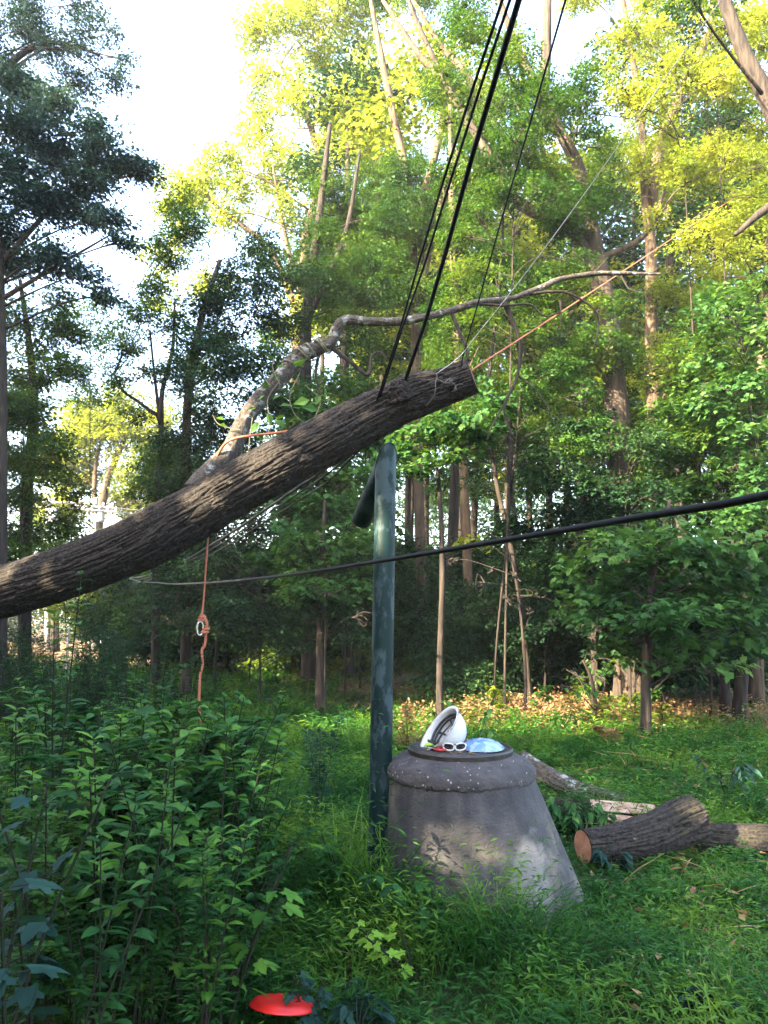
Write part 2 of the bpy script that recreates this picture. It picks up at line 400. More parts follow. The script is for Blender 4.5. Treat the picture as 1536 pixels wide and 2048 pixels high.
hero['edge'] = dict(name='broadleaf_tree', label='tan barked tree at the right edge of the wood, half hidden in leaves', d=14.0, bark='tan',
    tr=[(1512, 1200), (1520, 900), (1530, 650), (1545, 400), (1560, 100)], r=[.13, .125, .12, .11, .08, .05], leaf='yellow', limbs=[])
hero['mid'] = dict(name='broadleaf_tree', label='tan trunked tree standing behind the cables, left of the leaning forked tree', d=18.0, bark='tan',
    tr=[(845, 1250), (838, 1000), (832, 700), (820, 400), (787, 234), (760, 100), (738, -20)], r=[.13, .125, .12, .115, .11, .10, .08, .05], leaf='mid',
    limbs=[([(832, 600), (880, 420), (945, 190), (880, 90), (825, 0)], [.12, .11, .1, .08, .05]), ([(825, 480), (890, 200), (830, 100), (765, 0)], [.1, .1, .08, .05])])
hero['bole'] = dict(name='broadleaf_tree', label='straight reddish trunk seen through the gap right of the vent pipe', d=16.5, bark='tan',
    tr=[(938, 1260), (930, 1000), (915, 700), (905, 450), (900, 200)], r=[.11, .105, .10, .09, .08, .05], leaf='mid', limbs=[])
hero['thin'] = dict(name='broadleaf_tree', label='thin leaning stem with pale lit bark between the vent pipe and the thick forked tree', d=13.5, bark='dark',
    tr=[(1058, 1380), (1040, 1200), (1015, 1060), (992, 960), (975, 800), (1000, 560), (1010, 300)], r=[.06, .055, .05, .045, .04, .035, .03, .02], leaf='mid', limbs=[])

gaps = [(1060, 450, 14), (1105, 520, 14), (1150, 330, 16), (1185, 450, 14), (1305, 420, 10), (1380, 150, 20), (1220, 680, 12), (1235, 500, 55), (1250, 655, 45), (1405, 245, 60), (1330, 480, 45), (860, 120, 40), (1500, 120, 40), (1385, 60, 60), (1180, 60, 45), (1160, 620, 30),
        (1490, 700, 40), (1240, 180, 30), (970, 690, 38), (1000, 960, 55), (890, 960, 50), (1150, 880, 40), (1080, 60, 40), (860, 1080, 70), (1070, 1000, 40), (780, 700, 30)]
blobs = {k: [] for k in hero}
for gy in range(-60, 900, 78):
    for gx in range(770, 1600, 84):
        px = gx + rng0.uniform(-40, 40) + (42 if (gy // 78) % 2 else 0); py = gy + rng0.uniform(-38, 38)
        if any(math.hypot(px - a, py - b) < r + 22 for a, b, r in gaps) or rng0.random() < .07: continue
        best = None
        for k, h in hero.items():
            for q in h['tr']:
                s = math.hypot(px - q[0], (py - q[1]) * .8) * (1 + .35 * rng0.random())
                if k in ('thin', 'corner'): s *= 1.9
                if best is None or s < best[0]: best = (s, k)
        k = best[1]; d = hero[k]['d'] + rng0.uniform(-1.6, 3.0)
        if py > 760: d += 1
        blobs[k].append(B(px, py, rng0.uniform(42, 66), d))
for i, (k, h) in enumerate(hero.items()):
    lim = [([P(*p, h['d']) for p in pts], r) for pts, r in h['limbs']]
    tree(h['name'], h['label'], 'tree', TR(h['tr'], h['d']), h['r'], blobs[k], h['leaf'], h['bark'], L=.066, lai=1.5, limbs=lim, seed=i, group='tall trees of the wood', sides=14)

# ------------------------------------------------------------------ understorey maples and middle layer
def under(label, foot, d, pts, r, bl, leaf='maple', L=.13, lai=1.5, lobed=True, seed=0, bark='dark', sq=.45, name='maple_tree', group='young trees under the canopy', flat=.28, jit=.9):
    rg = np.random.default_rng(seed + 50)
    b = [B(x, y, rr, d + rg.uniform(-jit, jit), sq) for (x, y, rr) in bl]
    return tree(name, label, 'tree', TR([foot] + pts, d), [r, r * .9] + list(np.linspace(r * .8, r * .35, len(pts))), b, leaf, bark, L=L, lai=lai, lobed=lobed, seed=seed, group=group, flat=flat, sub=6)
under('spreading maple with pale lobed leaves in flat layers over the dark forest floor', (1292, 1330), 10.0, [(1300, 1200), (1320, 1090), (1340, 1000)], .065,
      [(1330, 1095, 92), (1420, 1110, 85), (1250, 1165, 82), (1185, 1215, 66), (1500, 1150, 75), (1390, 1185, 84), (1270, 1240, 62), (1330, 1225, 62), (1470, 1225, 70), (1540, 1080, 60), (1300, 1130, 60), (1160, 1130, 50), (1230, 1090, 55), (1285, 1290, 44), (1350, 1275, 46), (1420, 1290, 46), (1490, 1295, 48), (1545, 1270, 46), (1320, 1330, 34), (1450, 1340, 34)], seed=31, L=.125)
under('low maple sprig with yellow green sunlit leaves above the bright forest floor', (1190, 1400), 11.0, [(1180, 1350), (1165, 1320)], .03,
      [(1150, 1345, 38), (1190, 1318, 36), (1120, 1372, 26), (1210, 1355, 26), (1175, 1290, 30)], seed=32, L=.11)
under('bright green maple standing right behind the top of the vent pipe', (880, 1330), 12.0, [(885, 1150), (880, 1000), (870, 900)], .06,
      [(860, 862, 62), (925, 838, 58), (812, 905, 42), (890, 915, 46), (965, 870, 48), (985, 810, 40), (940, 780, 36), (830, 940, 30)], seed=33, L=.11, lai=1.7)
under('layered green maple between the hanging log and the vent pipe', (640, 1320), 13.5, [(640, 1200), (645, 1100), (650, 1000)], .08,
      [(600, 1075, 78), (675, 1015, 56), (655, 1125, 62), (560, 1120, 56), (700, 1085, 44), (620, 1005, 50), (720, 960, 34), (690, 1170, 44), (625, 1185, 50), (580, 1020, 40)], seed=34, L=.12)
under('dark leafy young tree filling the right middle of the wood', (1190, 1330), 13.0, [(1180, 1150), (1170, 1000), (1165, 900)], .07,
      [(1080, 930, 66), (1160, 960, 60), (1230, 1000, 66), (1130, 1040, 62), (1050, 1060, 50), (1290, 960, 66), (1190, 870, 58), (1110, 1120, 56), (1060, 1190, 44)], leaf='dark', lobed=False, L=.095, seed=35, sq=.7, name='young_tree')
under('broad young tree with sunlit leaves at the right edge above the black cable', (1450, 1330), 12.5, [(1455, 1150), (1450, 950), (1440, 850)], .08,
      [(1340, 900, 66), (1410, 850, 70), (1490, 880, 72), (1450, 960, 74), (1370, 985, 64), (1530, 980, 60), (1540, 800, 66), (1460, 770, 62), (1380, 760, 56), (1330, 820, 50), (1500, 1040, 60), (1420, 1035, 50)], leaf='mid', lobed=True, L=.10, seed=36, sq=.6, name='young_tree')
under('thin sapling trailing sunlit sprays at the middle of the dark gap', (1050, 1330), 11.5, [(1035, 1180), (1010, 1090), (960, 1060)], .025,
      [(900, 1118, 28), (945, 1085, 26), (985, 1135, 28), (1005, 1195, 26), (1030, 1150, 24), (960, 1165, 20), (1060, 1215, 26)], seed=37, L=.10, lai=1.2, leaf='yellow', name='young_tree')
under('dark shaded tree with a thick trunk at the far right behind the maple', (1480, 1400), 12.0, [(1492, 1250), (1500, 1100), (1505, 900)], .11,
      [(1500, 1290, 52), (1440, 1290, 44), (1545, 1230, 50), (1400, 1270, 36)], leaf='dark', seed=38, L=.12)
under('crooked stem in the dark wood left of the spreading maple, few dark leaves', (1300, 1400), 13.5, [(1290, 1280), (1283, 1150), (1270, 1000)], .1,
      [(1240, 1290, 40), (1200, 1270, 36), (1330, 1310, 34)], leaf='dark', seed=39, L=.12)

def filler(label, foot, d, region, n, rr, leaf, lobed, L, seed, sq=.7, lai=1.1, holes=()):
    rg = np.random.default_rng(seed); x0, x1, y0, y1 = region; bl = []
    while len(bl) < n:
        x, y = rg.uniform(x0, x1), rg.uniform(y0, y1)
        if any(math.hypot(x - a, y - b) < r for a, b, r in holes): continue
        bl.append((x, y, rg.uniform(*rr)))
    xm = (x0 + x1) / 2
    under(label, foot, d, [(foot[0] + (xm - foot[0]) * k, foot[1] + (y0 + .3 * (y1 - y0) - foot[1]) * k) for k in (.35, .7, 1)], .022, bl, leaf, L, lai, lobed, seed, 'dark', sq, 'young_tree')
HO = [(1240, 780, 44), (1000, 960, 34), (890, 1000, 44), (850, 1130, 50), (1300, 690, 24)]
filler('leafy young tree at mid height behind the sawn log end', (990, 1330), 12.6, (880, 1220, 600, 900), 36, (34, 54), 'mid', False, .07, 401, holes=HO)
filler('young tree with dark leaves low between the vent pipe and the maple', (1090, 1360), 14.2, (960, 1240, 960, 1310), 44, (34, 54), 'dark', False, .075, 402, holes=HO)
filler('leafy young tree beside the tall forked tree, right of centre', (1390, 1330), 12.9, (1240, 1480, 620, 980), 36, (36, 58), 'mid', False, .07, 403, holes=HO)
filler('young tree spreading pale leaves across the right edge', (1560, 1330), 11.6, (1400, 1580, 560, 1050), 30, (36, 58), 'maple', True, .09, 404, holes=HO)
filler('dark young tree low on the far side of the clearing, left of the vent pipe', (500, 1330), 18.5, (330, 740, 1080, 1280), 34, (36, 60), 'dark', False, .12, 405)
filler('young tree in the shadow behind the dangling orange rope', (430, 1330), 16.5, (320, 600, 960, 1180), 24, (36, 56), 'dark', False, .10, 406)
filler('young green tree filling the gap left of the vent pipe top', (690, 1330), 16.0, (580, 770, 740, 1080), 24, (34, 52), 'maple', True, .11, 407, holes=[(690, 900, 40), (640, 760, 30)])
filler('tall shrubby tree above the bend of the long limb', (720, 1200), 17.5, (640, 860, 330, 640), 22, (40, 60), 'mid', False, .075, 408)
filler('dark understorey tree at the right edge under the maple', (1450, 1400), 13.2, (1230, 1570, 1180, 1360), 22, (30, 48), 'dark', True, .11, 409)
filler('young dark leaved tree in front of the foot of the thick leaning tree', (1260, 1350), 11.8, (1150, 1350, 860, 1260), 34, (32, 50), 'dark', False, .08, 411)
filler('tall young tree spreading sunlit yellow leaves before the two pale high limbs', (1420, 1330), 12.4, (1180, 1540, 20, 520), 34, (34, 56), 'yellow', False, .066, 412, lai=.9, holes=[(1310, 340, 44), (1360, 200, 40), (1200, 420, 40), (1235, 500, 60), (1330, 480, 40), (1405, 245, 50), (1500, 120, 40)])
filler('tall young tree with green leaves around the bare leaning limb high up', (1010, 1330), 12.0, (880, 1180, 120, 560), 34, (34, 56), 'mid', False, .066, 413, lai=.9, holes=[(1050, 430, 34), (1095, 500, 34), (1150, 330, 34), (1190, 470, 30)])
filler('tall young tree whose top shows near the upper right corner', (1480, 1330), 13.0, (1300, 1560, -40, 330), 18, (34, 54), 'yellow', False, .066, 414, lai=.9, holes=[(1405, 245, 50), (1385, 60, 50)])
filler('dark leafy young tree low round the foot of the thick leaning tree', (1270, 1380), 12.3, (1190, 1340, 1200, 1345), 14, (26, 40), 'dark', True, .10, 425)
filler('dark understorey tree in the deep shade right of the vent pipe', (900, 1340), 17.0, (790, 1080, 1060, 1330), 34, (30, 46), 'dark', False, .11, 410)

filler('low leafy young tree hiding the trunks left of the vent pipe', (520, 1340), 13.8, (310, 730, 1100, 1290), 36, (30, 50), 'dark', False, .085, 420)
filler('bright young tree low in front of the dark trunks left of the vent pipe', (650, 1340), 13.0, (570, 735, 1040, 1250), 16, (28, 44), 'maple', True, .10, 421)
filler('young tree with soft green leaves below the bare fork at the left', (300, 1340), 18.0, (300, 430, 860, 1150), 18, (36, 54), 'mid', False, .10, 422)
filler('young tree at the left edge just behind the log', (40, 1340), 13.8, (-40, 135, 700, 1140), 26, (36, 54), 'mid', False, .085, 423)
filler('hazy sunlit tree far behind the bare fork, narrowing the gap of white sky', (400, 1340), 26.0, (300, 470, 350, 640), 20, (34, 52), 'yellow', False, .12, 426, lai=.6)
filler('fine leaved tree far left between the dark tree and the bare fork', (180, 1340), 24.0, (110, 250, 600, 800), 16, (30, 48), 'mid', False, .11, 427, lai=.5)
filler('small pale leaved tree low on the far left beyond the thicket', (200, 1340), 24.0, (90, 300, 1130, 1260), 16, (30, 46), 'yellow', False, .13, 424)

# ------------------------------------------------------------------ centre-left and far-left trees
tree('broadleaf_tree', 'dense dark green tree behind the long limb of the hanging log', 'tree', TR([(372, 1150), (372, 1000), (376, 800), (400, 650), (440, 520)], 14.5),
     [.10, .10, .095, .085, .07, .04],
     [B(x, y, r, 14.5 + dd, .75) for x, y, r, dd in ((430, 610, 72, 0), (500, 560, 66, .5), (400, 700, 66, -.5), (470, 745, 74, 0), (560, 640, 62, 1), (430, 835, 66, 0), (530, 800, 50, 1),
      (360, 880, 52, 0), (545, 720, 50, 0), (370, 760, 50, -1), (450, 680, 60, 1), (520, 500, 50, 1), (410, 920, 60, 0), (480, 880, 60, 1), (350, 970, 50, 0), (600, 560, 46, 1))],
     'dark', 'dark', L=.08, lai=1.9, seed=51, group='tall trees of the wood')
tree('broadleaf_tree', 'mid green tree with a dark trunk showing under the bend of the long limb', 'tree', TR([(618, 1150), (612, 900), (610, 750), (616, 600), (640, 420), (660, 250)], 17.0),
     [.18, .17, .16, .15, .12, .09, .05],
     [B(x, y, r, 17 + dd, .8) for x, y, r, dd in ((640, 560, 66, 0), (720, 520, 70, 0), (690, 600, 60, 1), (760, 600, 60, 0), (700, 440, 66, 1), (780, 440, 66, 0), (790, 520, 56, 1), (740, 690, 44, 0), (650, 820, 50, 0),
      (720, 780, 56, 1), (670, 900, 50, 1), (580, 880, 44, 0), (780, 360, 60, 1), (560, 950, 50, 0), (500, 980, 54, 1), (740, 870, 40, 0))],
     'mid', 'dark', L=.09, lai=1.6, seed=52, group='tall trees of the wood',
     limbs=[([P(616, 640, 17), P(690, 470, 17), P(720, 300, 17.5)], [.08, .06, .03])])
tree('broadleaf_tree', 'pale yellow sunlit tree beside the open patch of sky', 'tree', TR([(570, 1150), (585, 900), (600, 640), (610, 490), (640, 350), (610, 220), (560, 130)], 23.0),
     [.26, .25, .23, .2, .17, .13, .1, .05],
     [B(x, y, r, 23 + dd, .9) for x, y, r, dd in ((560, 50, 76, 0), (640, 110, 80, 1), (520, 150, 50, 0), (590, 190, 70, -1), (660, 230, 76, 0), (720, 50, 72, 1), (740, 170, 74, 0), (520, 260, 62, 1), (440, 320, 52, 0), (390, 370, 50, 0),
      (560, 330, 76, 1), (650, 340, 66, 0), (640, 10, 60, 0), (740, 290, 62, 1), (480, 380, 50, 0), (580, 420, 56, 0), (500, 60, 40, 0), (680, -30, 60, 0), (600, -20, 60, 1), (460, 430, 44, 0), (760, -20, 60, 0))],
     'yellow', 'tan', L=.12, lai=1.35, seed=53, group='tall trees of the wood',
     limbs=[([P(600, 640, 23), P(540, 500, 23), P(430, 410, 23), P(390, 350, 23)], [.12, .1, .06, .03]),
            ([P(610, 490, 23), P(690, 420, 23.5), P(730, 300, 23.5), P(745, 120, 23.5)], [.13, .11, .08, .04]),
            ([P(590, 560, 23), P(565, 440, 23), P(545, 330, 23)], [.08, .06, .03])])
tree('broadleaf_tree', 'slim forked tree on the left, bare fork standing against the white sky', 'tree', TR([(312, 1150), (316, 1000), (322, 850), (300, 822), (272, 800), (246, 782), (228, 748)], 15.0),
     [.085, .08, .075, .05, .04, .032, .026, .015],
     [B(x, y, r, 15 + dd, .8) for x, y, r, dd in ((285, 640, 52, 0), (260, 700, 42, 0), (310, 580, 46, .5), (350, 650, 40, 0), (335, 500, 50, .5), (300, 980, 46, 0), (335, 920, 36, 0), (380, 460, 52, 0), (350, 400, 46, 0), (300, 1060, 50, 1), (240, 760, 30, 0), (350, 735, 34, 0), (300, 745, 30, 0), (275, 830, 28, 0))],
     'mid', 'dark', L=.07, lai=1.5, seed=54, group='tall trees of the wood',
     limbs=[([P(322, 850, 15), P(325, 780, 15), P(345, 700, 15), P(350, 600, 15)], [.06, .05, .04, .02]), ([P(322, 850, 15), P(310, 760, 15), P(300, 660, 15)], [.05, .03, .02])])
tree('broadleaf_tree', 'dark overhanging tree in the top left corner with blue green boughs', 'tree', TR([(-2, 1100), (0, 800), (-4, 550), (-20, 250), (-40, -150)], 11.5),
     [.12, .115, .11, .09, .07, .04],
     [B(x, y, r, 11.5 + dd, .5) for x, y, r, dd in ((30, 250, 80, 0), (110, 310, 90, .4), (200, 320, 70, 0), (265, 330, 48, .5), (60, 400, 86, 0), (150, 420, 70, .5), (215, 440, 46, 0), (245, 480, 34, 0), (20, 520, 70, .5), (100, 520, 66, 0), (165, 545, 40, 0),
      (40, 170, 70, 1), (110, 210, 60, .6), (190, 260, 50, 0), (285, 350, 34, .3), (210, 590, 34, .2), (30, 340, 70, 0), (170, 370, 60, 0), (-20, 450, 80, 0))],
     'blue', 'dark', L=.075, lai=2.1, seed=55, group='tall trees of the wood',
     limbs=[([P(8, 520, 11.5), P(90, 430, 11.6), P(180, 350, 11.6), P(290, 330, 11.8)], [.05, .04, .03, .012]), ([P(0, 600, 11.5), P(100, 540, 11.5), P(220, 470, 11.5)], [.045, .03, .012])])
tree('broadleaf_tree', 'thin leaved tree top left whose fine sprays fade into the white sky', 'tree', TR([(-60, 1100), (-60, 700), (-50, 300), (-30, 120), (0, 40)], 14.5),
     [.2, .19, .16, .12, .09, .04],
     [B(x, y, r, 14.5 + dd, .7) for x, y, r, dd in ((50, 60, 80, 0), (130, 100, 66, 0), (190, 60, 46, 0), (230, 160, 40, 0), (60, 0, 70, 0), (160, 170, 50, 0), (150, 10, 46, 0), (-10, 110, 70, 0), (255, 120, 24, 0))],
     'blue', 'dark', L=.07, lai=1.15, seed=56, group='tall trees of the wood',
     limbs=[([P(-40, 200, 14.5), P(40, 110, 14.5), P(110, 85, 14.5), P(200, 110, 14.5)], [.1, .07, .05, .02])])
tree('broadleaf_tree', 'slender tree at the left edge with green leaves to its foot, above the log', 'tree', TR([(50, 1150), (55, 960), (68, 830), (60, 700), (40, 560)], 15.5),
     [.13, .13, .12, .1, .07, .04],
     [B(x, y, r, 15.5 + dd, .8) for x, y, r, dd in ((30, 640, 66, 0), (110, 660, 52, 0), (70, 730, 60, 0), (140, 740, 40, 0), (30, 820, 60, 0), (90, 880, 44, 0), (20, 920, 60, 0), (55, 1000, 50, 0), (15, 1080, 60, 0), (75, 1080, 40, 0), (120, 600, 40, 0), (150, 670, 34, 0), (40, 760, 60, 1))],
     'mid', 'dark', L=.075, lai=1.8, seed=57, group='tall trees of the wood')
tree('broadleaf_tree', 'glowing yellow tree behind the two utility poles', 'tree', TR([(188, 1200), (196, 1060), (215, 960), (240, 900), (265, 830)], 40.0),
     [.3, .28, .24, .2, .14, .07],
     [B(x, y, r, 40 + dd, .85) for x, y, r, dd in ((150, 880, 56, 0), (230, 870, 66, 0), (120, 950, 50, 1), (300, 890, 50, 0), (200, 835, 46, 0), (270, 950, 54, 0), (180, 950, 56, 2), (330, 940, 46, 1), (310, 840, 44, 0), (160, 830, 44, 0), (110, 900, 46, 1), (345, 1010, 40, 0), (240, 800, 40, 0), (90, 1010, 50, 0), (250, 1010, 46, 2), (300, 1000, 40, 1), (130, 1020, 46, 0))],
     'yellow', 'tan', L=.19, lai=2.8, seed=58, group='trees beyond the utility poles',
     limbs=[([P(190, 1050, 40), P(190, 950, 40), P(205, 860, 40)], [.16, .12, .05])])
tree('broadleaf_tree', 'green tree low behind the poles, below the glowing yellow one', 'tree', TR([(110, 1220), (112, 1130), (120, 1060)], 36.0), [.2, .18, .14, .08],
     [B(x, y, r, 36 + dd, .8) for x, y, r, dd in ((60, 1080, 50, 0), (130, 1090, 50, 0), (200, 1110, 50, 1), (260, 1100, 46, 0), (90, 1160, 46, 0), (170, 1180, 50, 0), (240, 1180, 46, 0), (300, 1160, 46, 0), (20, 1150, 50, 0), (280, 1230, 40, 0))],
     'mid', 'dark', L=.2, lai=1.3, seed=59, group='trees beyond the utility poles')

# ------------------------------------------------------------------ slim trunks deep in the wood
slim = []
for v in range(3):
    rg = np.random.default_rng(90 + v)
    z = np.linspace(0, 17, 7); tr = np.column_stack([np.cumsum(rg.normal(size=7) * .12), np.cumsum(rg.normal(size=7) * .12), z]); tr -= tr[0]
    bl = [((rg.normal() * 1.1, rg.normal() * 1.1, rg.uniform(7.5, 17)), (1.15, 1.15, .9)) for _ in range(13)]
    sv, SHAFTS[:] = list(SHAFTS), []
    slim.append(tree('slim_tree', 'slim dark trunk among the many standing deep in the wood', 'tree', tr, [.15, .14, .13, .12, .1, .08, .04], bl, ('mid', 'dark', 'yellow')[v], ('dark', 'dark', 'dark')[v],
                     L=.17, lai=1.0, seed=90 + v, local=True, sides=8, sub=1, group='slim trunks deep in the wood'))
    SHAFTS[:] = sv
n = 0
spots = []
for px in list(range(650, 800, 34)) + list(range(800, 1560, 30)):
    spots.append((px + rng0.uniform(-14, 14), rng0.uniform(20, 36)))
for i, (px, d) in enumerate(spots):
    p = G(px, d); p[2] = gz(p[0], p[1]) - .05
    if i < 3: slim[i].location = p
    else: dup(slim[i % 3], p, rng0.uniform(0, 6.28), rng0.uniform(.8, 1.25))

# ------------------------------------------------------------------ shrubs along the forest edge
shr = []
for v in range(3):
    rg = np.random.default_rng(120 + v)
    bl = [((rg.normal() * .7, rg.normal() * .6, rg.uniform(.4, 3.1)), (.75, .75, .5)) for _ in range(12)]
    sv, SHAFTS[:] = list(SHAFTS), []
    shr.append(tree('understory_shrub', 'dark leafy shrub in the shade along the forest edge', 'shrub', [(0, 0, 0), (.05, 0, 1.2), (.1, .1, 2.6)], [.04, .03, .015], bl, ('dark', 'dark', 'mid')[v], 'dark',
                    L=.12, lai=1.5, seed=120 + v, local=True, sides=6, sub=2, group='dark shrubs along the forest edge', furrow=False))
    SHAFTS[:] = sv
k = 0
for px, d, s in [(x, 21 + 2 * rng0.random(), rng0.uniform(.85, 1.25)) for x in range(300, 800, 42)] + [(x, 24 + 4 * rng0.random(), rng0.uniform(.9, 1.3)) for x in range(250, 1560, 52)] + \
        [(x, 14.5 + 4 * rng0.random(), rng0.uniform(.5, .75)) for x in range(850, 1560, 60)]:
    p = G(px + rng0.uniform(-16, 16), d); p[2] = gz(p[0], p[1]) - .03
    if k < 3: shr[k].location = p; shr[k].scale = (s,) * 3
    else: dup(shr[k % 3], p, rng0.uniform(0, 6.28), s)
    k += 1

# ------------------------------------------------------------------ far woods
def far_woods():
    rg = np.random.default_rng(77); mb = MB()
    for _ in range(150):
        px = rg.uniform(-100, 1650); d = rg.uniform(48, 66)
        z = rg.uniform(0, 5.5) if px > 300 else rg.uniform(0, 3.5)
        c = G(px, d); c[2] = z
        blob_leaves(rg, mb, c, (2.6, 2.6, 1.7), 420, .34, do_prune=False)
    for _ in range(110):
        px = rg.uniform(430, 1650); d = rg.uniform(44, 60); c = G(px, d); c[2] = rg.uniform(4.5, 11)
        blob_leaves(rg, mb, c, (2.4, 2.4, 1.6), 330, .32, do_prune=False)
    for _ in range(90):
        px = rg.uniform(330, 1650); d = rg.uniform(50, 66); c = G(px, d); c[2] = rg.uniform(9, 24)
        blob_leaves(rg, mb, c, (2.8, 2.8, 2.2), 330, .34, do_prune=False)
    tag(mb.obj('far_woods', LM['dark']), kind='stuff', label='dark mass of far woods seen between the trunks', cat='woods')
far_woods()

# ------------------------------------------------------------------ unseen trees added left of and behind the camera to shade the clearing
shade = []
for v in range(2):
    rg = np.random.default_rng(140 + v)
    z = np.linspace(0, 13, 6); tr = np.column_stack([np.cumsum(rg.normal(size=6) * .15), np.cumsum(rg.normal(size=6) * .15), z]); tr -= tr[0]
    shade.append((tr, rg))
S2 = np.array([SDIR[0], SDIR[1]]) / np.hypot(SDIR[0], SDIR[1]); PER = np.array([S2[1], -S2[0]])
if PER[1] < 0: PER = -PER
for i, (s, dist, H) in enumerate([(-8, 12, 11), (-4.5, 12, 11.5), (-1, 11.5, 11), (2.5, 12.5, 11.5), (6, 12, 12.5), (9.5, 12.5, 15), (13, 12, 18), (16.5, 13, 19), (20, 14, 19), (4, 16, 12), (11, 17, 19), (-3, 16, 12)]):
    c = np.array([.5, 6.0]) + S2 * dist + PER * s
    rg = np.random.default_rng(160 + i)
    z = np.linspace(0, H * .9, 5); tr = np.column_stack([c[0] + np.cumsum(rg.normal(size=5) * .15), c[1] + np.cumsum(rg.normal(size=5) * .15), z])
    bl = []
    for q in range(int(H * 2.6)):
        zz = rg.uniform(1.0, H); bl.append(((c[0] + PER[0] * rg.uniform(-2.3, 2.3) + rg.normal() * .5, c[1] + PER[1] * rg.uniform(-2.3, 2.3) + rg.normal() * .5, zz), (1.3, 1.3, .9)))
    tree('broadleaf_tree', 'unseen leafy tree left of the clearing, added to throw shade over the grass', 'tree', tr, [.22, .2, .16, .1, .05], bl, 'mid', 'dark', L=.24, lai=1.9, seed=170 + i, sides=8, sub=1, group='unseen shade trees added left of the clearing')

# ------------------------------------------------------------------ the hanging log
def furrow(k=33., kl=2.2, amp=.02, seed=0, w=.085):
    def f(th, s, R):
        a, b = np.cos(th) * R, np.sin(th) * R
        wv = vnoise(np.stack([a * 10, b * 10, s * 2.4], -1), seed + 5) - .5
        n1 = vnoise(np.stack([a * k + wv * 1.3, b * k + wv * 1.3, s * kl], -1), seed)
        n2 = vnoise(np.stack([a * k * 1.7 + 9 + wv, b * k * 1.7, s * kl * 2.1], -1), seed + 1)
        d = -np.exp(-((n1 - .5) / w) ** 2) - .6 * np.exp(-((n2 - .5) / w) ** 2)
        rough = vnoise(np.stack([a * 60, b * 60, s * 22], -1), seed + 2) - .5
        lump = vnoise(np.stack([a * 2.5, b * 2.5, s * 1.6], -1), seed + 3) - .5
        return amp * (d + .55) + amp * .5 * rough + R * .16 * lump
    return f
def knot_coil(mb, c, r, rr, axis, turns=3):
    axis = nrm(np.asarray(axis, float)); u = nrm(np.cross(axis, [.3, .5, .8])); w = np.cross(axis, u)
    t = np.linspace(0, turns * 2 * np.pi, turns * 12)
    tube(mb, np.asarray(c) + axis * ((t / t[-1] - .5) * rr * 2.2 * turns)[:, None] + r * (np.cos(t)[:, None] * u + np.sin(t)[:, None] * w), rr, n=6, seg=len(t) * 2)

endgrain, nt, N, L, out = newmat('end_grain')
tc = N('ShaderNodeTexCoord'); n1 = N('ShaderNodeTexNoise', Scale=16); n1.inputs['Detail'].default_value = 8; n1.inputs['Roughness'].default_value = .7; L(tc.outputs['Object'], n1.inputs['Vector'])
vl = N('ShaderNodeVectorMath', operation='LENGTH'); L(tc.outputs['Object'], vl.inputs[0])
rg1 = N('ShaderNodeMath', operation='MULTIPLY_ADD'); L(vl.outputs['Value'], rg1.inputs[0]); rg1.inputs[1].default_value = 520; sn = N('ShaderNodeMath', operation='MULTIPLY'); L(n1.outputs['Fac'], sn.inputs[0]); sn.inputs[1].default_value = 9; L(sn.outputs[0], rg1.inputs[2])
si = N('ShaderNodeMath', operation='SINE'); L(rg1.outputs[0], si.inputs[0]); mxr = N('ShaderNodeMath', operation='MULTIPLY_ADD'); L(si.outputs[0], mxr.inputs[0]); mxr.inputs[1].default_value = .13; L(n1.outputs['Fac'], mxr.inputs[2])
rp = ramp(N, [(.25, (.15, .055, .028)), (.5, (.27, .115, .06)), (.75, (.38, .20, .12))]); L(mxr.outputs[0], rp.inputs[0])
b = N('ShaderNodeBsdfPrincipled', Roughness=.85); L(rp.outputs[0], b.inputs['Base Color'])
bp = N('ShaderNodeBump', Strength=.35, Distance=.01); L(n1.outputs['Fac'], bp.inputs['Height']); L(bp.outputs[0], b.inputs['Normal']); L(b.outputs[0], out.inputs['Surface'])
splitwood = plain('split_wood', (.48, .33, .25), .8, (.30, .18, .12), 14, .4)

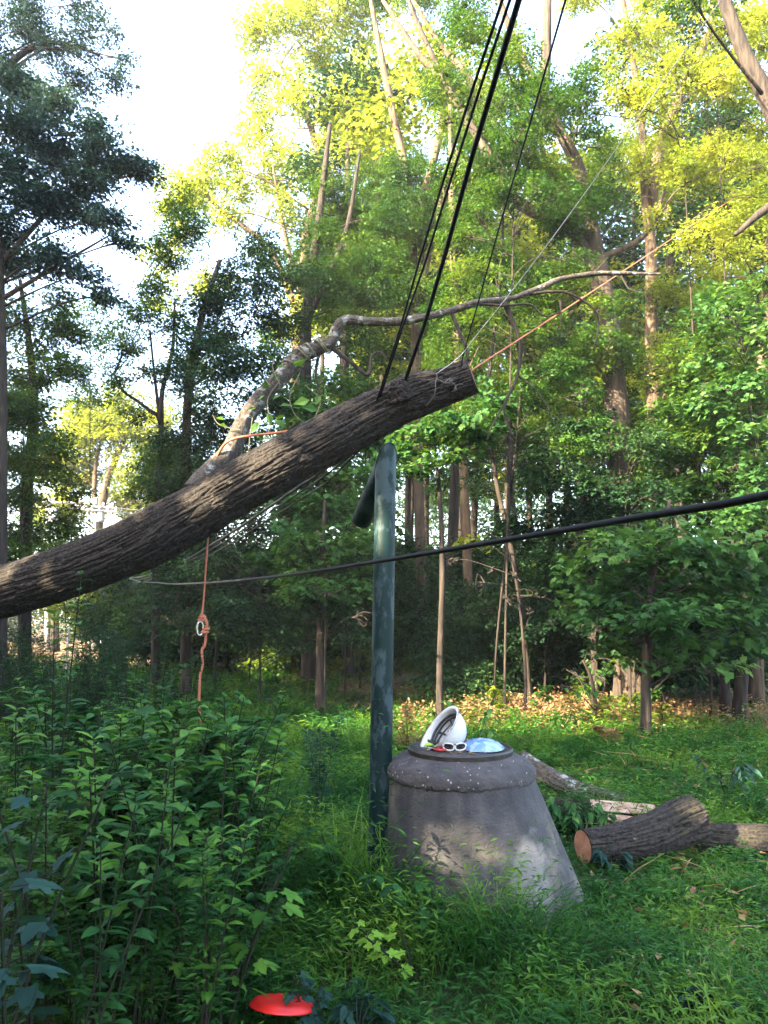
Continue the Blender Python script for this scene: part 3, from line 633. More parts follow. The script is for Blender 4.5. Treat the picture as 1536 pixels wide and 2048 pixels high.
def hanging_log():
    pp = [(946, 751, 6.15), (900, 769, 6.2), (800, 805, 6.3), (650, 882, 6.4), (500, 962, 6.5), (370, 1038, 6.6), (250, 1100, 6.7), (120, 1150, 6.85), (0, 1185, 7.0), (-160, 1225, 7.2)]
    pts = [P(a, b_, d) for a, b_, d in pp]
    e = pts[-1] + (pts[-1] - pts[-2]) * 2.6; e[2] = .15; pts.append(e)
    px = [37, 38, 45, 49, 52, 53, 53, 51, 50, 50, 50]
    rad = [pxm(a, p[1] * 1.02) for a, p in zip(px, pts)]
    root = thing('hanging_log', 'long furrowed tree trunk hanging aslant across the clearing, caught on the black cables', 'log', pts[3])
    o3 = np.asarray(pts[3])
    mb = MB()
    c, r, T, Nn, Bb = tube(mb, np.array(pts) - o3, rad, n=300, seg=800, disp=lambda th, s, R: furrow(amp=.017)(th, s, R) * np.clip(s / .06, .15, 1), cap=False)
    mb.obj('trunk', BK['log'], root, smooth=True)
    mb = MB()                                                  # sawn face
    th = np.linspace(0, 2 * np.pi, 40, endpoint=False)
    ring = c[0] + r[0] * .99 * (np.cos(th)[:, None] * Nn[0] + np.sin(th)[:, None] * Bb[0]) + T[0] * .004
    mb.add(np.vstack([ring, c[0] + T[0] * .004]), [np.array([[i, (i + 1) % 40, 40] for i in range(40)])])
    mb.obj('cut_face', endgrain, root)
    mb = MB()                                                  # knot with torn stub
    k = P(795, 771, 6.12) - o3
    tube(mb, [k + [.03, .03, -.10], k + [.01, 0, -.04], k + [0, -.02, .005], k + [-.015, -.035, .03], k + [-.02, -.04, .038]], [.13, .10, .075, .045, .012], n=80, seg=80, disp=furrow(amp=.02, k=45, kl=9, seed=4))
    mb.obj('stub', BK['log'], root, smooth=True)
    # the long limb
    lp = [(395, 985, 30), (407, 964, 26), (432, 935, 23), (462, 901, 20.5), (489, 841, 18.5), (522, 795, 17), (566, 751, 17), (598, 713, 17.5), (634, 697, 15.5), (661, 686, 13), (675, 656, 12), (694, 640, 10),
          (735, 643, 8.5), (798, 643, 8.5), (850, 634, 8), (900, 622, 7.5), (957, 605, 7), (1018, 598, 6.4), (1076, 578, 6), (1123, 558, 5.5), (1188, 548, 4.8), (1255, 547, 4.2), (1322, 548, 2.6)]
    dd = np.interp(np.arange(len(lp)), [0, 8, 14, 22], [6.6, 6.85, 6.75, 7.1])
    mb = MB(); tube(mb, [P(a, b_, d) - o3 for (a, b_, _), d in zip(lp, dd)], [pxm(w, d) for (_, _, w), d in zip(lp, dd)], n=48, seg=420, disp=furrow(k=20, amp=.006, seed=9))
    limb = mb.obj('limb', BK['limb'], root, smooth=True)
    tw = [([(655, 690), (700, 723), (736, 750), (743, 715), (759, 704), (776, 722)], 5, 2),
          ([(903, 626), (918, 662), (931, 690), (938, 722)], 4.5, 3), ([(1008, 605), (1030, 655), (1041, 700), (1032, 760), (1010, 806), (1012, 840), (1026, 872)], 5.5, 1.8),
          ([(955, 608), (1010, 611), (1060, 609), (1088, 632), (1122, 625)], 3.5, 1.5), ([(1060, 588), (1105, 583), (1142, 588), (1190, 621), (1196, 660), (1186, 700)], 3.6, 1.5),
          ([(1190, 546), (1216, 515)], 2.6, 1.3), ([(1240, 548), (1262, 580), (1300, 575)], 2, .8), ([(1303, 546), (1318, 535)], 2, 1), ([(640, 700), (632, 745), (640, 790)], 4, 1.5), ([(1120, 595), (1122, 630), (1118, 665)], 2, .8),
          ([(1010, 806), (985, 850), (975, 880)], 2, .8), ([(1034, 750), (1080, 790), (1110, 850)], 2.2, .8), ([(820, 636), (835, 665), (838, 700)], 2, .8)]
    for pts_, a, b_ in tw:
        d0 = np.interp(pts_[0][0], [l[0] for l in lp], dd)
        mb = MB(); tube(mb, [P(x, y, d0 - .05 * i / len(pts_)) - o3 for i, (x, y) in enumerate(pts_)], np.linspace(pxm(a, d0), pxm(b_, d0), len(pts_)), n=7, seg=len(pts_) * 7)
        mb.obj('twig', BK['dark'], limb, smooth=True)
    return dd
hanging_log()

# leafy vine wound on the limb
def vine():
    rg = np.random.default_rng(5); root = thing('climbing_vine', 'leafy green vine wound round the mossy bend of the long limb', 'vine', P(600, 760, 6.7))
    o = P(600, 760, 6.7); mb = MB(); lb = MB()
    path = [(580, 735), (598, 713), (615, 705), (634, 697), (655, 688)]
    t = np.linspace(0, 1, 90)
    cx = np.interp(t, np.linspace(0, 1, 5), [p[0] for p in path]); cy = np.interp(t, np.linspace(0, 1, 5), [p[1] for p in path])
    for q in range(4):
        ph = t * (9 + q * 4) + q * 1.9 + 2.2 * np.sin(t * 7 + q); w = pxm(17 + rg.uniform(0, 3), 6.8)
        c = np.array([P(a, b_, 6.78) for a, b_ in zip(cx, cy)]); dirn = nrm(np.gradient(c, axis=0)); u = nrm(np.cross(dirn, [0, 1, 0])); v = np.cross(dirn, u)
        tube(mb, c + w * (np.cos(ph)[:, None] * u + np.sin(ph)[:, None] * v) - o, .005 + .003 * rg.random(), n=5, seg=180)
    for pts in ([(560, 760), (535, 800), (540, 850), (520, 900)], [(600, 745), (580, 790), (590, 830), (620, 850)], [(560, 770), (545, 730), (565, 700)], [(610, 770), (640, 800), (630, 835)], [(505, 835), (500, 870), (497, 905)], [(480, 860), (440, 850), (425, 830)]):
        tube(mb, [P(a, b_, 6.6) - o for a, b_ in pts], .004, n=5, seg=20)
    mb.obj('stem', plain('vine_stem', (.14, .13, .07), .8, (.09, .08, .05), 20), root)
    pos = [(555, 735), (560, 752), (545, 770), (585, 730), (530, 790), (545, 800), (560, 812), (575, 800), (590, 780), (548, 840), (535, 825), (610, 845), (595, 835), (580, 850), (635, 820), (620, 800), (655, 805), (640, 790), (565, 690), (600, 860), (520, 845), (640, 845), (512, 815),
           (570, 830), (625, 860), (530, 760), (515, 860), (660, 830), (605, 815), (550, 715), (440, 848), (432, 835), (648, 770)]
    p = np.array([P(a, b_, 6.55 + rg.uniform(-.1, .1)) for a, b_ in pos]) - o
    d = rg.normal(size=(len(p), 3)) * [1, .5, .6] + [0, 0, -.3]; n_ = rg.normal(size=(len(p), 3)) * .5 + [0, -.5, .8]
    LL = rg.uniform(.07, .16, len(p)); put_leaves(lb, p, d, n_, LL, LL * .6)
    lb.obj('foliage', LM['maple'], root)
vine()

# ------------------------------------------------------------------ cables and ropes
cable_m = plain('black_cable', (.003, .003, .0045), .55, (.005, .005, .007), 30, spec=.12)
wire_m = plain('steel_wire', (.42, .43, .46), .4, (.3, .3, .33), 60, metal=.6)
orange_m, nt, N, L, out = newmat('orange_rope')
tc = N('ShaderNodeTexCoord'); wv = N('ShaderNodeTexWave', Scale=55); wv.bands_direction = 'DIAGONAL'; L(tc.outputs['Object'], wv.inputs['Vector'])
rp = ramp(N, [(0, (.20, .05, .025)), (.6, (.42, .12, .055)), (1, (.50, .20, .11))]); L(wv.outputs['Fac'], rp.inputs[0]); b = N('ShaderNodeBsdfPrincipled', Roughness=.85); L(rp.outputs[0], b.inputs['Base Color'])
bp = N('ShaderNodeBump', Strength=.6, Distance=.004); L(wv.outputs['Fac'], bp.inputs['Height']); L(bp.outputs[0], b.inputs['Normal']); L(b.outputs[0], out.inputs['Surface'])

def line(name, label, cat, pts, r, mat, group=None, n=8, seg=60):
    pts = np.array(pts); o = pts[len(pts) // 2].copy(); mb = MB(); tube(mb, pts - o, r, n=n, seg=seg)
    x = mb.obj(name, mat, smooth=True); x.location = o; return tag(x, label, cat, group)
far = [P(740, 872, 6.5), P(660, 935, 7.1), P(560, 1003, 8.3), P(440, 1082, 10.5), P(330, 1140, 15), P(240, 1150, 22), P(160, 1080, 31), P(110, 1014, 37.5)]
def over(*p): return [P(a, b_, d) for a, b_, d in p]
def beyond(p, q, k): return q + (q - p) * k                     # carry a line on past the frame
def cab(p):
    p = over(*p); return [beyond(p[1], p[0], 2.2)] + p
line('overhead_cable', 'thickest black overhead cable, coming down from the top of the view onto the hanging log', 'cable',
     cab([(1038, 0, 3.3), (948, 300, 4.1), (876, 560, 5.2), (828, 715, 5.95), (806, 775, 6.12), (796, 830, 6.17)]) + [P(785, 862, 6.35)] + [q + [0, 0, .02] for q in far], .0165, cable_m, 'overhead cables bearing on the log')
line('overhead_cable', 'thin black overhead cable next to the thick one, running down to the log', 'cable',
     cab([(1020, 0, 3.3), (930, 268, 4.0), (852, 520, 5.0), (800, 670, 5.7), (762, 790, 6.15), (742, 845, 6.2)]) + [P(735, 880, 6.4)] + [q + [0, .06, -.03] for q in far[1:]], .0085, cable_m, 'overhead cables bearing on the log')
line('overhead_cable', 'thin black overhead cable leftmost at the top, joining its twin just above the log', 'cable',
     cab([(1005, 0, 3.2), (912, 280, 3.9), (842, 510, 4.9), (797, 668, 5.6), (758, 790, 6.1), (738, 848, 6.19)]) + [P(730, 885, 6.4)] + [q + [0, .1, -.1] for q in far[1:]], .0085, cable_m, 'overhead cables bearing on the log')
line('overhead_cable', 'single thin black line descending to the sawn end of the hanging log', 'cable',
     cab([(1131, 0, 3.3), (1062, 240, 4.0), (1000, 450, 4.9), (955, 610, 5.6), (928, 705, 6.0), (916, 765, 6.02)]), .006, cable_m)
line('steel_wire', 'pale grey wire stretched from the log end up to the top right corner', 'wire',
     cab([(1442, 0, 3.9), (1310, 185, 4.4), (1180, 372, 5.0), (1060, 535, 5.5), (955, 668, 5.9), (918, 714, 6.0), (872, 748, 6.02)]), .003, wire_m)
line('drop_cable', 'thick black cable sagging in from the right edge, crossing before the vent pipe', 'cable',
     [P(2000, 890, 1.45)] + over((1536, 992, 1.95), (1300, 1031, 2.35), (1075, 1069, 2.95), (760, 1122, 4.2), (560, 1152, 6.2), (410, 1166, 9.0), (320, 1166, 12), (250, 1150, 16), (180, 1090, 26), (100, 1020, 37.5)), .0125, cable_m, seg=120, n=10)
line('orange_rope', 'orange rope drawn taut from the sawn log end up to the right', 'rope', over((930, 752, 6.05), (948, 737, 6.1), (1090, 645, 7.2), (1250, 540, 8.8), (1400, 440, 11.2), (1470, 395, 12.6)), .0065, orange_m)
line('orange_rope', 'orange rope looped round the base of the long limb and over the trunk', 'rope', over((690, 850, 6.75), (640, 853, 6.68), (560, 865, 6.5), (490, 873, 6.5), (462, 880, 6.5), (446, 892, 6.55), (432, 920, 6.62), (428, 950, 6.75)), .012, orange_m)
def hang_rope():
    q = over((418, 1010, 6.85), (416, 1070, 6.8), (412, 1130, 6.8), (408, 1190, 6.8), (404, 1232, 6.8))
    o = q[-1].copy(); root = thing('orange_rope', 'orange rope with two knots dangling straight down below the hanging log', 'rope', o)
    mb = MB(); tube(mb, np.array(q) - o, .0085, n=8, seg=50)
    tube(mb, np.array(over((404, 1232, 6.8), (410, 1237, 6.78), (414, 1248, 6.78), (412, 1262, 6.8))) - o, .012, n=8, seg=20)
    tube(mb, np.array(over((412, 1255, 6.8), (410, 1290, 6.8), (404, 1300, 6.8), (405, 1330, 6.8), (400, 1352, 6.8), (399, 1380, 6.8), (398, 1412, 6.8), (403, 1452, 6.8))) - o, .0115, n=8, seg=80)
    mb.obj('cord', orange_m, root, smooth=True)
    for c in ((404, 1236), (411, 1260)):
        mb = MB(); knot_coil(mb, P(*c, 6.79) - o, .022, .013, [.3, 0, 1], 2); knot_coil(mb, P(c[0], c[1] + 2, 6.79) - o, .018, .012, [1, .3, .4], 1); mb.obj('knot', orange_m, root, smooth=True)
    mb = MB(); t = np.linspace(0, 2 * np.pi, 40); c = P(400, 1257, 6.77) - o
    tube(mb, c + np.stack([.024 * np.cos(t), .01 * np.cos(t), .062 * np.sin(t) + .004 * np.sin(3 * t)], -1), .0075, n=8, seg=80)
    tube(mb, [c + [-.02, 0, -.03], c + [-.026, 0, .0], c + [-.02, 0, .035]], [.011, .011, .01], n=10, seg=12)
    mb.obj('carabiner', plain('carabiner_metal', (.5, .52, .54), .25, (.35, .36, .38), 40, metal=1), root, smooth=True)
hang_rope()
def choker():
    root = thing('choker_rope', 'thin grey rope knotted round the sawn end of the hanging log', 'rope', P(900, 760, 6.05)); o = P(900, 760, 6.05)
    g = plain('grey_rope', (.10, .09, .085), .9, (.06, .055, .05), 60)
    mb = MB()
    tube(mb, np.array(over((800, 750, 6.08), (840, 749, 5.99), (872, 748, 5.975), (871, 765, 5.97), (870, 785, 5.98), (862, 800, 6.03), (852, 812, 6.1))) - o, .004, n=6, seg=40)
    tube(mb, np.array(over((873, 757, 5.97), (886, 764, 5.97), (897, 767, 5.965), (905, 762, 5.965), (900, 757, 5.965), (890, 766, 5.96), (906, 766, 5.965), (912, 776, 5.98), (908, 784, 6.0), (914, 770, 5.98), (926, 768, 6.0))) - o, .004, n=6, seg=60)
    mb.obj('cord', g, root, smooth=True)
    mb = MB(); knot_coil(mb, P(901, 763, 5.965) - o, .009, .005, [1, 0, -.2], 2); knot_coil(mb, P(911, 778, 5.98) - o, .008, .005, [.3, 0, 1], 2); mb.obj('knot', g, root, smooth=True)
choker()

# ------------------------------------------------------------------ vent pipe
pipe_m, nt, N, L, out = newmat('green_paint')
tc = N('ShaderNodeTexCoord'); mp = N('ShaderNodeMapping'); mp.inputs['Scale'].default_value = (1, 1, .45); L(tc.outputs['Object'], mp.inputs['Vector'])
n1 = N('ShaderNodeTexNoise', Scale=11); n1.inputs['Detail'].default_value = 8; n1.inputs['Roughness'].default_value = .68; L(mp.outputs[0], n1.inputs['Vector'])
n2 = N('ShaderNodeTexNoise', Scale=3.0); n2.inputs['Detail'].default_value = 4; L(mp.outputs[0], n2.inputs['Vector'])
rp = ramp(N, [(.36, (.002, .011, .012)), (.52, (.0035, .016, .016))]); L(n2.outputs['Fac'], rp.inputs[0])
ad = N('ShaderNodeMath', operation='MULTIPLY_ADD'); L(n2.outputs['Fac'], ad.inputs[0]); ad.inputs[1].default_value = .5; L(n1.outputs['Fac'], ad.inputs[2])
r2 = ramp(N, [(.735, (0, 0, 0)), (.80, (1, 1, 1))]); L(ad.outputs[0], r2.inputs[0])
mx = N('ShaderNodeMix', data_type='RGBA'); L(r2.outputs[0], mx.inputs[0]); L(rp.outputs[0], mx.inputs[6]); mx.inputs[7].default_value = (.028, .048, .054, 1)
b = N('ShaderNodeBsdfPrincipled', Roughness=.5); b.inputs['Specular IOR Level'].default_value = .16; L(mx.outputs[2], b.inputs['Base Color'])
bp = N('ShaderNodeBump', Strength=.2, Distance=.004); L(n1.outputs['Fac'], bp.inputs['Height']); L(bp.outputs[0], b.inputs['Normal']); L(b.outputs[0], out.inputs['Surface'])
def vent_pipe():
    foot = G(757, 4.62, -.05); R = pxm(21.5, 4.6); J = P(771.5, 930, 4.62)
    o = foot; root = thing('vent_pipe', 'tall dark green steel vent pipe with a mitred down-turned top, beside the concrete manhole', 'pipe', o)
    a = nrm(J - foot); bd = nrm(np.array([-.30, .72, -.56])); pn = nrm(a + bd)
    th = np.linspace(0, 2 * np.pi, 64, endpoint=False)
    def cyl(c0, ax, ts):
        u = nrm(np.cross(ax, [0.2, 1, .1])); v = np.cross(ax, u); rg = R * (np.cos(th)[:, None] * u + np.sin(th)[:, None] * v)
        return rg
    # upright
    rg = cyl(foot, a, 0); tt = -(rg @ pn) / (a @ pn)
    mb = MB(); rings = [foot + rg + a * (k * (np.linalg.norm(J - foot) - .35)) for k in np.linspace(0, 1, 8)] + [J + rg + a * tt[:, None]]
    V = np.vstack(rings) - o; n = 64; i = np.arange(len(rings) - 1)[:, None] * n; j = np.arange(n)[None]; k = (j + 1) % n
    mb.add(V, [np.stack([i + j, i + k, i + n + k, i + n + j], -1).reshape(-1, 4)]); mb.obj('upright', pipe_m, root, smooth=True)
    # outlet
    rb = cyl(J, bd, 0); tb = -(rb @ pn) / (bd @ pn)
    LN = .52; mb = MB(); rings = [J + rb + bd * tb[:, None], J + rb + bd * LN, J + rb * .93 + bd * LN, J + rb * .93 + bd * .1]
    V = np.vstack(rings) - o; i = np.arange(len(rings) - 1)[:, None] * n
    mb.add(V, [np.stack([i + j, i + k, i + n + k, i + n + j], -1).reshape(-1, 4)]); mb.obj('outlet', pipe_m, root, smooth=True)
    mb = MB(); w = J + rg + a * tt[:, None] - o; tube(mb, np.vstack([w, w[:1]]), .004, n=6, smooth_path=False); mb.obj('weld_seam', pipe_m, root, smooth=True)
vent_pipe()

# ------------------------------------------------------------------ manhole
conc_m, nt, N, L, out = newmat('weathered_concrete')
tc = N('ShaderNodeTexCoord'); n1 = N('ShaderNodeTexNoise', Scale=5); n1.inputs['Detail'].default_value = 8; n1.inputs['Roughness'].default_value = .65; L(tc.outputs['Object'], n1.inputs['Vector'])
n2 = N('ShaderNodeTexNoise', Scale=70); n2.inputs['Detail'].default_value = 5; L(tc.outputs['Object'], n2.inputs['Vector'])
n3 = N('ShaderNodeTexNoise', Scale=1.9); n3.inputs['Detail'].default_value = 9; n3.inputs['Roughness'].default_value = .62; L(tc.outputs['Object'], n3.inputs['Vector'])
rp = ramp(N, [(.3, (.017, .016, .019)), (.52, (.040, .037, .040)), (.75, (.082, .074, .069))]); L(n1.outputs['Fac'], rp.inputs[0])
r3 = ramp(N, [(.54, (0, 0, 0)), (.64, (1, 1, 1))]); L(n3.outputs['Fac'], r3.inputs[0])
mx = N('ShaderNodeMix', data_type='RGBA'); sc_ = N('ShaderNodeMath', operation='MULTIPLY'); sc_.inputs[1].default_value = .75; L(r3.outputs[0], sc_.inputs[0]); L(sc_.outputs[0], mx.inputs[0]); L(rp.outputs[0], mx.inputs[6]); mx.inputs[7].default_value = (.15, .125, .10, 1)
# paler tongue-shaped patch on the right front flank
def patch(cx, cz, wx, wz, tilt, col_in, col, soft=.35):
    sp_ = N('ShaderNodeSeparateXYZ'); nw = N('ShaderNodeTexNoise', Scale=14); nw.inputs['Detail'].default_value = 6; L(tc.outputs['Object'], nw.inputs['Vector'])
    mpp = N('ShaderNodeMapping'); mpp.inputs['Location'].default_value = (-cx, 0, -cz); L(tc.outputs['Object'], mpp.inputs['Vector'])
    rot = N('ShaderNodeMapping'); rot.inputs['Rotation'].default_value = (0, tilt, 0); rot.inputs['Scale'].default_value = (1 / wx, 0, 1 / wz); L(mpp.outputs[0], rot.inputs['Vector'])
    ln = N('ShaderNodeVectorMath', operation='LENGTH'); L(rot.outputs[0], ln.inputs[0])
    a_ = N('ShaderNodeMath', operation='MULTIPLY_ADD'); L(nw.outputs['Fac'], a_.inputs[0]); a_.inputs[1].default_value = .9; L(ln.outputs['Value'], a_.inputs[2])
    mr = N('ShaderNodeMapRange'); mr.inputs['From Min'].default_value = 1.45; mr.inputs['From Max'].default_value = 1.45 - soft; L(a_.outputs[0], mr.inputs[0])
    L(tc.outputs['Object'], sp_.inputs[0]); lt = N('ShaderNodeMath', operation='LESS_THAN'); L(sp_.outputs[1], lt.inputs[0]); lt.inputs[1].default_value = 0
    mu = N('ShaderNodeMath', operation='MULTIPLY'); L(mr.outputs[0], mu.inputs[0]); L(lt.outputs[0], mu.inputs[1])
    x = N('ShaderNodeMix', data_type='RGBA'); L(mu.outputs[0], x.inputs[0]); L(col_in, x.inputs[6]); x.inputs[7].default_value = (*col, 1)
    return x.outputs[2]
mpz = N('ShaderNodeMapping'); mpz.inputs['Scale'].default_value = (13, 13, .9); L(tc.outputs['Object'], mpz.inputs['Vector'])
n6 = N('ShaderNodeTexNoise', Scale=1.0); n6.inputs['Detail'].default_value = 5; L(mpz.outputs[0], n6.inputs['Vector'])
r6 = ramp(N, [(.36, (.5, .5, .52)), (.56, (1.05, 1.03, 1.0))]); L(n6.outputs['Fac'], r6.inputs[0])
mm = N('ShaderNodeMix', data_type='RGBA', blend_type='MULTIPLY'); mm.inputs[0].default_value = .8; L(mx.outputs[2], mm.inputs[6]); L(r6.outputs[0], mm.inputs[7]); mx = mm
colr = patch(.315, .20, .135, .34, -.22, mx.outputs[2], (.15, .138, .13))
b = N('ShaderNodeBsdfPrincipled', Roughness=.85); L(colr, b.inputs['Base Color'])
adn = N('ShaderNodeMath', operation='ADD'); L(n2.outputs['Fac'], adn.inputs[0]); L(n1.outputs['Fac'], adn.inputs[1])
bp = N('ShaderNodeBump', Strength=.55, Distance=.012); L(adn.outputs[0], bp.inputs['Height']); L(bp.outputs[0], b.inputs['Normal']); L(b.outputs[0], out.inputs['Surface'])

mort_m, nt, N, L, out = newmat('rough_mortar')
tc = N('ShaderNodeTexCoord'); n1 = N('ShaderNodeTexNoise', Scale=7); n1.inputs['Detail'].default_value = 8; L(tc.outputs['Object'], n1.inputs['Vector'])
vo = N('ShaderNodeTexVoronoi', Scale=75); L(tc.outputs['Object'], vo.inputs['Vector'])
rp = ramp(N, [(.3, (.026, .023, .026)), (.7, (.068, .060, .058))]); L(n1.outputs['Fac'], rp.inputs[0])
sepc = N('ShaderNodeSeparateColor'); L(vo.outputs['Color'], sepc.inputs[0]); r2 = ramp(N, [(.93, (0, 0, 0)), (.95, (1, 1, 1))]); L(sepc.outputs[0], r2.inputs[0])
r4 = ramp(N, [(.3, (1, 1, 1)), (.42, (0, 0, 0))]); L(vo.outputs['Distance'], r4.inputs[0])
mu = N('ShaderNodeMath', operation='MULTIPLY'); L(r2.outputs[0], mu.inputs[0]); L(r4.outputs[0], mu.inputs[1])
mx = N('ShaderNodeMix', data_type='RGBA'); L(mu.outputs[0], mx.inputs[0]); L(rp.outputs[0], mx.inputs[6]); mx.inputs[7].default_value = (.3, .28, .26, 1)
b = N('ShaderNodeBsdfPrincipled', Roughness=.92); L(mx.outputs[2], b.inputs['Base Color'])
n5 = N('ShaderNodeTexNoise', Scale=60); n5.inputs['Detail'].default_value = 6; L(tc.outputs['Object'], n5.inputs['Vector'])
bp = N('ShaderNodeBump', Strength=.9, Distance=.014); L(n5.outputs['Fac'], bp.inputs['Height']); L(bp.outputs[0], b.inputs['Normal']); L(b.outputs[0], out.inputs['Surface'])
iron_m = plain('cast_iron', (.028, .026, .026), .55, (.05, .042, .036), 30, .4, .3)

MX, MY, ZT = float(G(921, 4.6, .7)[0]), 4.6, .815              # collar axis, top of the mortar
def manhole():
    foot = np.array([MX, MY, -.06]); root = thing('manhole', 'grey concrete cone-shaped manhole standing out of the grass, iron lid on top', 'manhole', foot)
    lean = float(G(970, 4.6, 0)[0]) - MX
    mb = MB(); zs = np.linspace(0, .765, 40); u = zs / .765
    n = 120; th = np.linspace(0, 2 * np.pi, n, endpoint=False)
    r = .60 + (.418 - .60) * u; cx = lean * (1 - u) * 1.02
    rr = r[:, None] + .012 * (vnoise(np.stack([np.cos(th)[None] * 3 + 0 * zs[:, None], np.sin(th)[None] * 3 + 0 * zs[:, None], 5 * zs[:, None] + 0 * th[None]], -1), 3) - .5)
    chip = .05 * np.exp(-((zs[:, None]) / .06) ** 2) * np.clip(vnoise(np.stack([np.cos(th)[None] * 6 + 0 * zs[:, None], np.sin(th)[None] * 6 + 0 * zs[:, None], 0 * zs[:, None] + 0 * th[None]], -1), 8) * 2 - .8, 0, 1)
    rr = rr - chip
    V = np.stack([cx[:, None] + rr * np.cos(th), rr * np.sin(th), zs[:, None] + 0 * rr], -1).reshape(-1, 3)
    i = np.arange(39)[:, None] * n; j = np.arange(n)[None]; k = (j + 1) % n
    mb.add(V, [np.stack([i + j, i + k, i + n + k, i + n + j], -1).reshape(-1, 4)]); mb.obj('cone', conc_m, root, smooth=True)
    def jit(V, th):
        m = len(V); out_ = V.copy()
        q = np.stack([np.cos(th)[None] * 3.2 + np.zeros((m, 1)), np.sin(th)[None] * 3.2 + np.zeros((m, 1)), V[..., 2] * 3], -1)
        hi = np.stack([V[..., 0] * 45, V[..., 1] * 45, V[..., 2] * 45], -1); lo = np.stack([V[..., 0] * 14, V[..., 1] * 14, V[..., 2] * 14], -1)
        d = (vnoise(q, 21) - .5) * .018 + (vnoise(hi, 22) - .5) * .014 + (vnoise(lo, 24) - .5) * .012
        rad = np.hypot(V[..., 0], V[..., 1]); f = np.where(rad > .3, (rad + d) / rad, 1)
        out_[..., 0] *= f; out_[..., 1] *= f
        w = np.clip((.74 - V[..., 2] + .045) / .06, 0, 1)        # ragged lower lip
        out_[..., 2] += w * ((vnoise(q * 2.6, 23) - .5) * .012 + (vnoise(q * 9, 25) - .5) * .018) + np.where(rad > .33, d * .4, 0)
        return out_
    prof = [(.39, .765), (.405, .738), (.424, .732), (.432, .745), (.434, .765), (.431, .785), (.421, .805), (.402, .824), (.372, .842), (.34, .857), (.315, .866), (.25, .872), (.0, .872)]
    pp = spline(np.column_stack([np.array(prof), np.zeros(len(prof))]), 46)[:, :2]; pp[:, 0] = np.maximum(pp[:, 0], .0005)
    mb = MB(); lathe(mb, pp, 200, jitter=jit); mb.obj('collar', mort_m, root, smooth=True)
    mb = MB(); lathe(mb, [(.305, .86), (.312, .892), (.306, .902), (.292, .902), (.289, .888), (.286, .870)], 96); mb.obj('frame', iron_m, root, smooth=False)
    def lidj(V, th):
        V = V.copy(); V[..., 2] += .004 * (np.sin(V[..., 0] * 150) * np.sin(V[..., 1] * 150) > .1) * (np.hypot(V[..., 0], V[..., 1]) < .26); return V
    mb = MB(); lathe(mb, [(.285, .872), (.285, .894)] + [(x, .897) for x in np.linspace(.28, .001, 60)], 160, jitter=lidj); mb.obj('lid', iron_m, root)
    # needles and crumbs of leaf on the lid belong to nobody's count
    rg = np.random.default_rng(3); mb = MB(); m = 170; a = rg.uniform(0, 6.28, m); r_ = .27 * np.sqrt(rg.random(m))
    p = np.stack([MX + r_ * np.cos(a), MY + r_ * np.sin(a), np.full(m, .846)], -1); d = rg.normal(size=(m, 3)) * [1, 1, .1]; n_ = rg.normal(size=(m, 3)) * .25 + [0, 0, 1]; LL = rg.uniform(.012, .045, m)
    put_leaves(mb, p, d, n_, LL, LL * .28); tag(mb.obj('leaf_litter', LM['dry']), kind='stuff', label='dry leaf crumbs scattered on the iron lid', cat='litter')
manhole()
ZL = .84                                                        # top of the lid

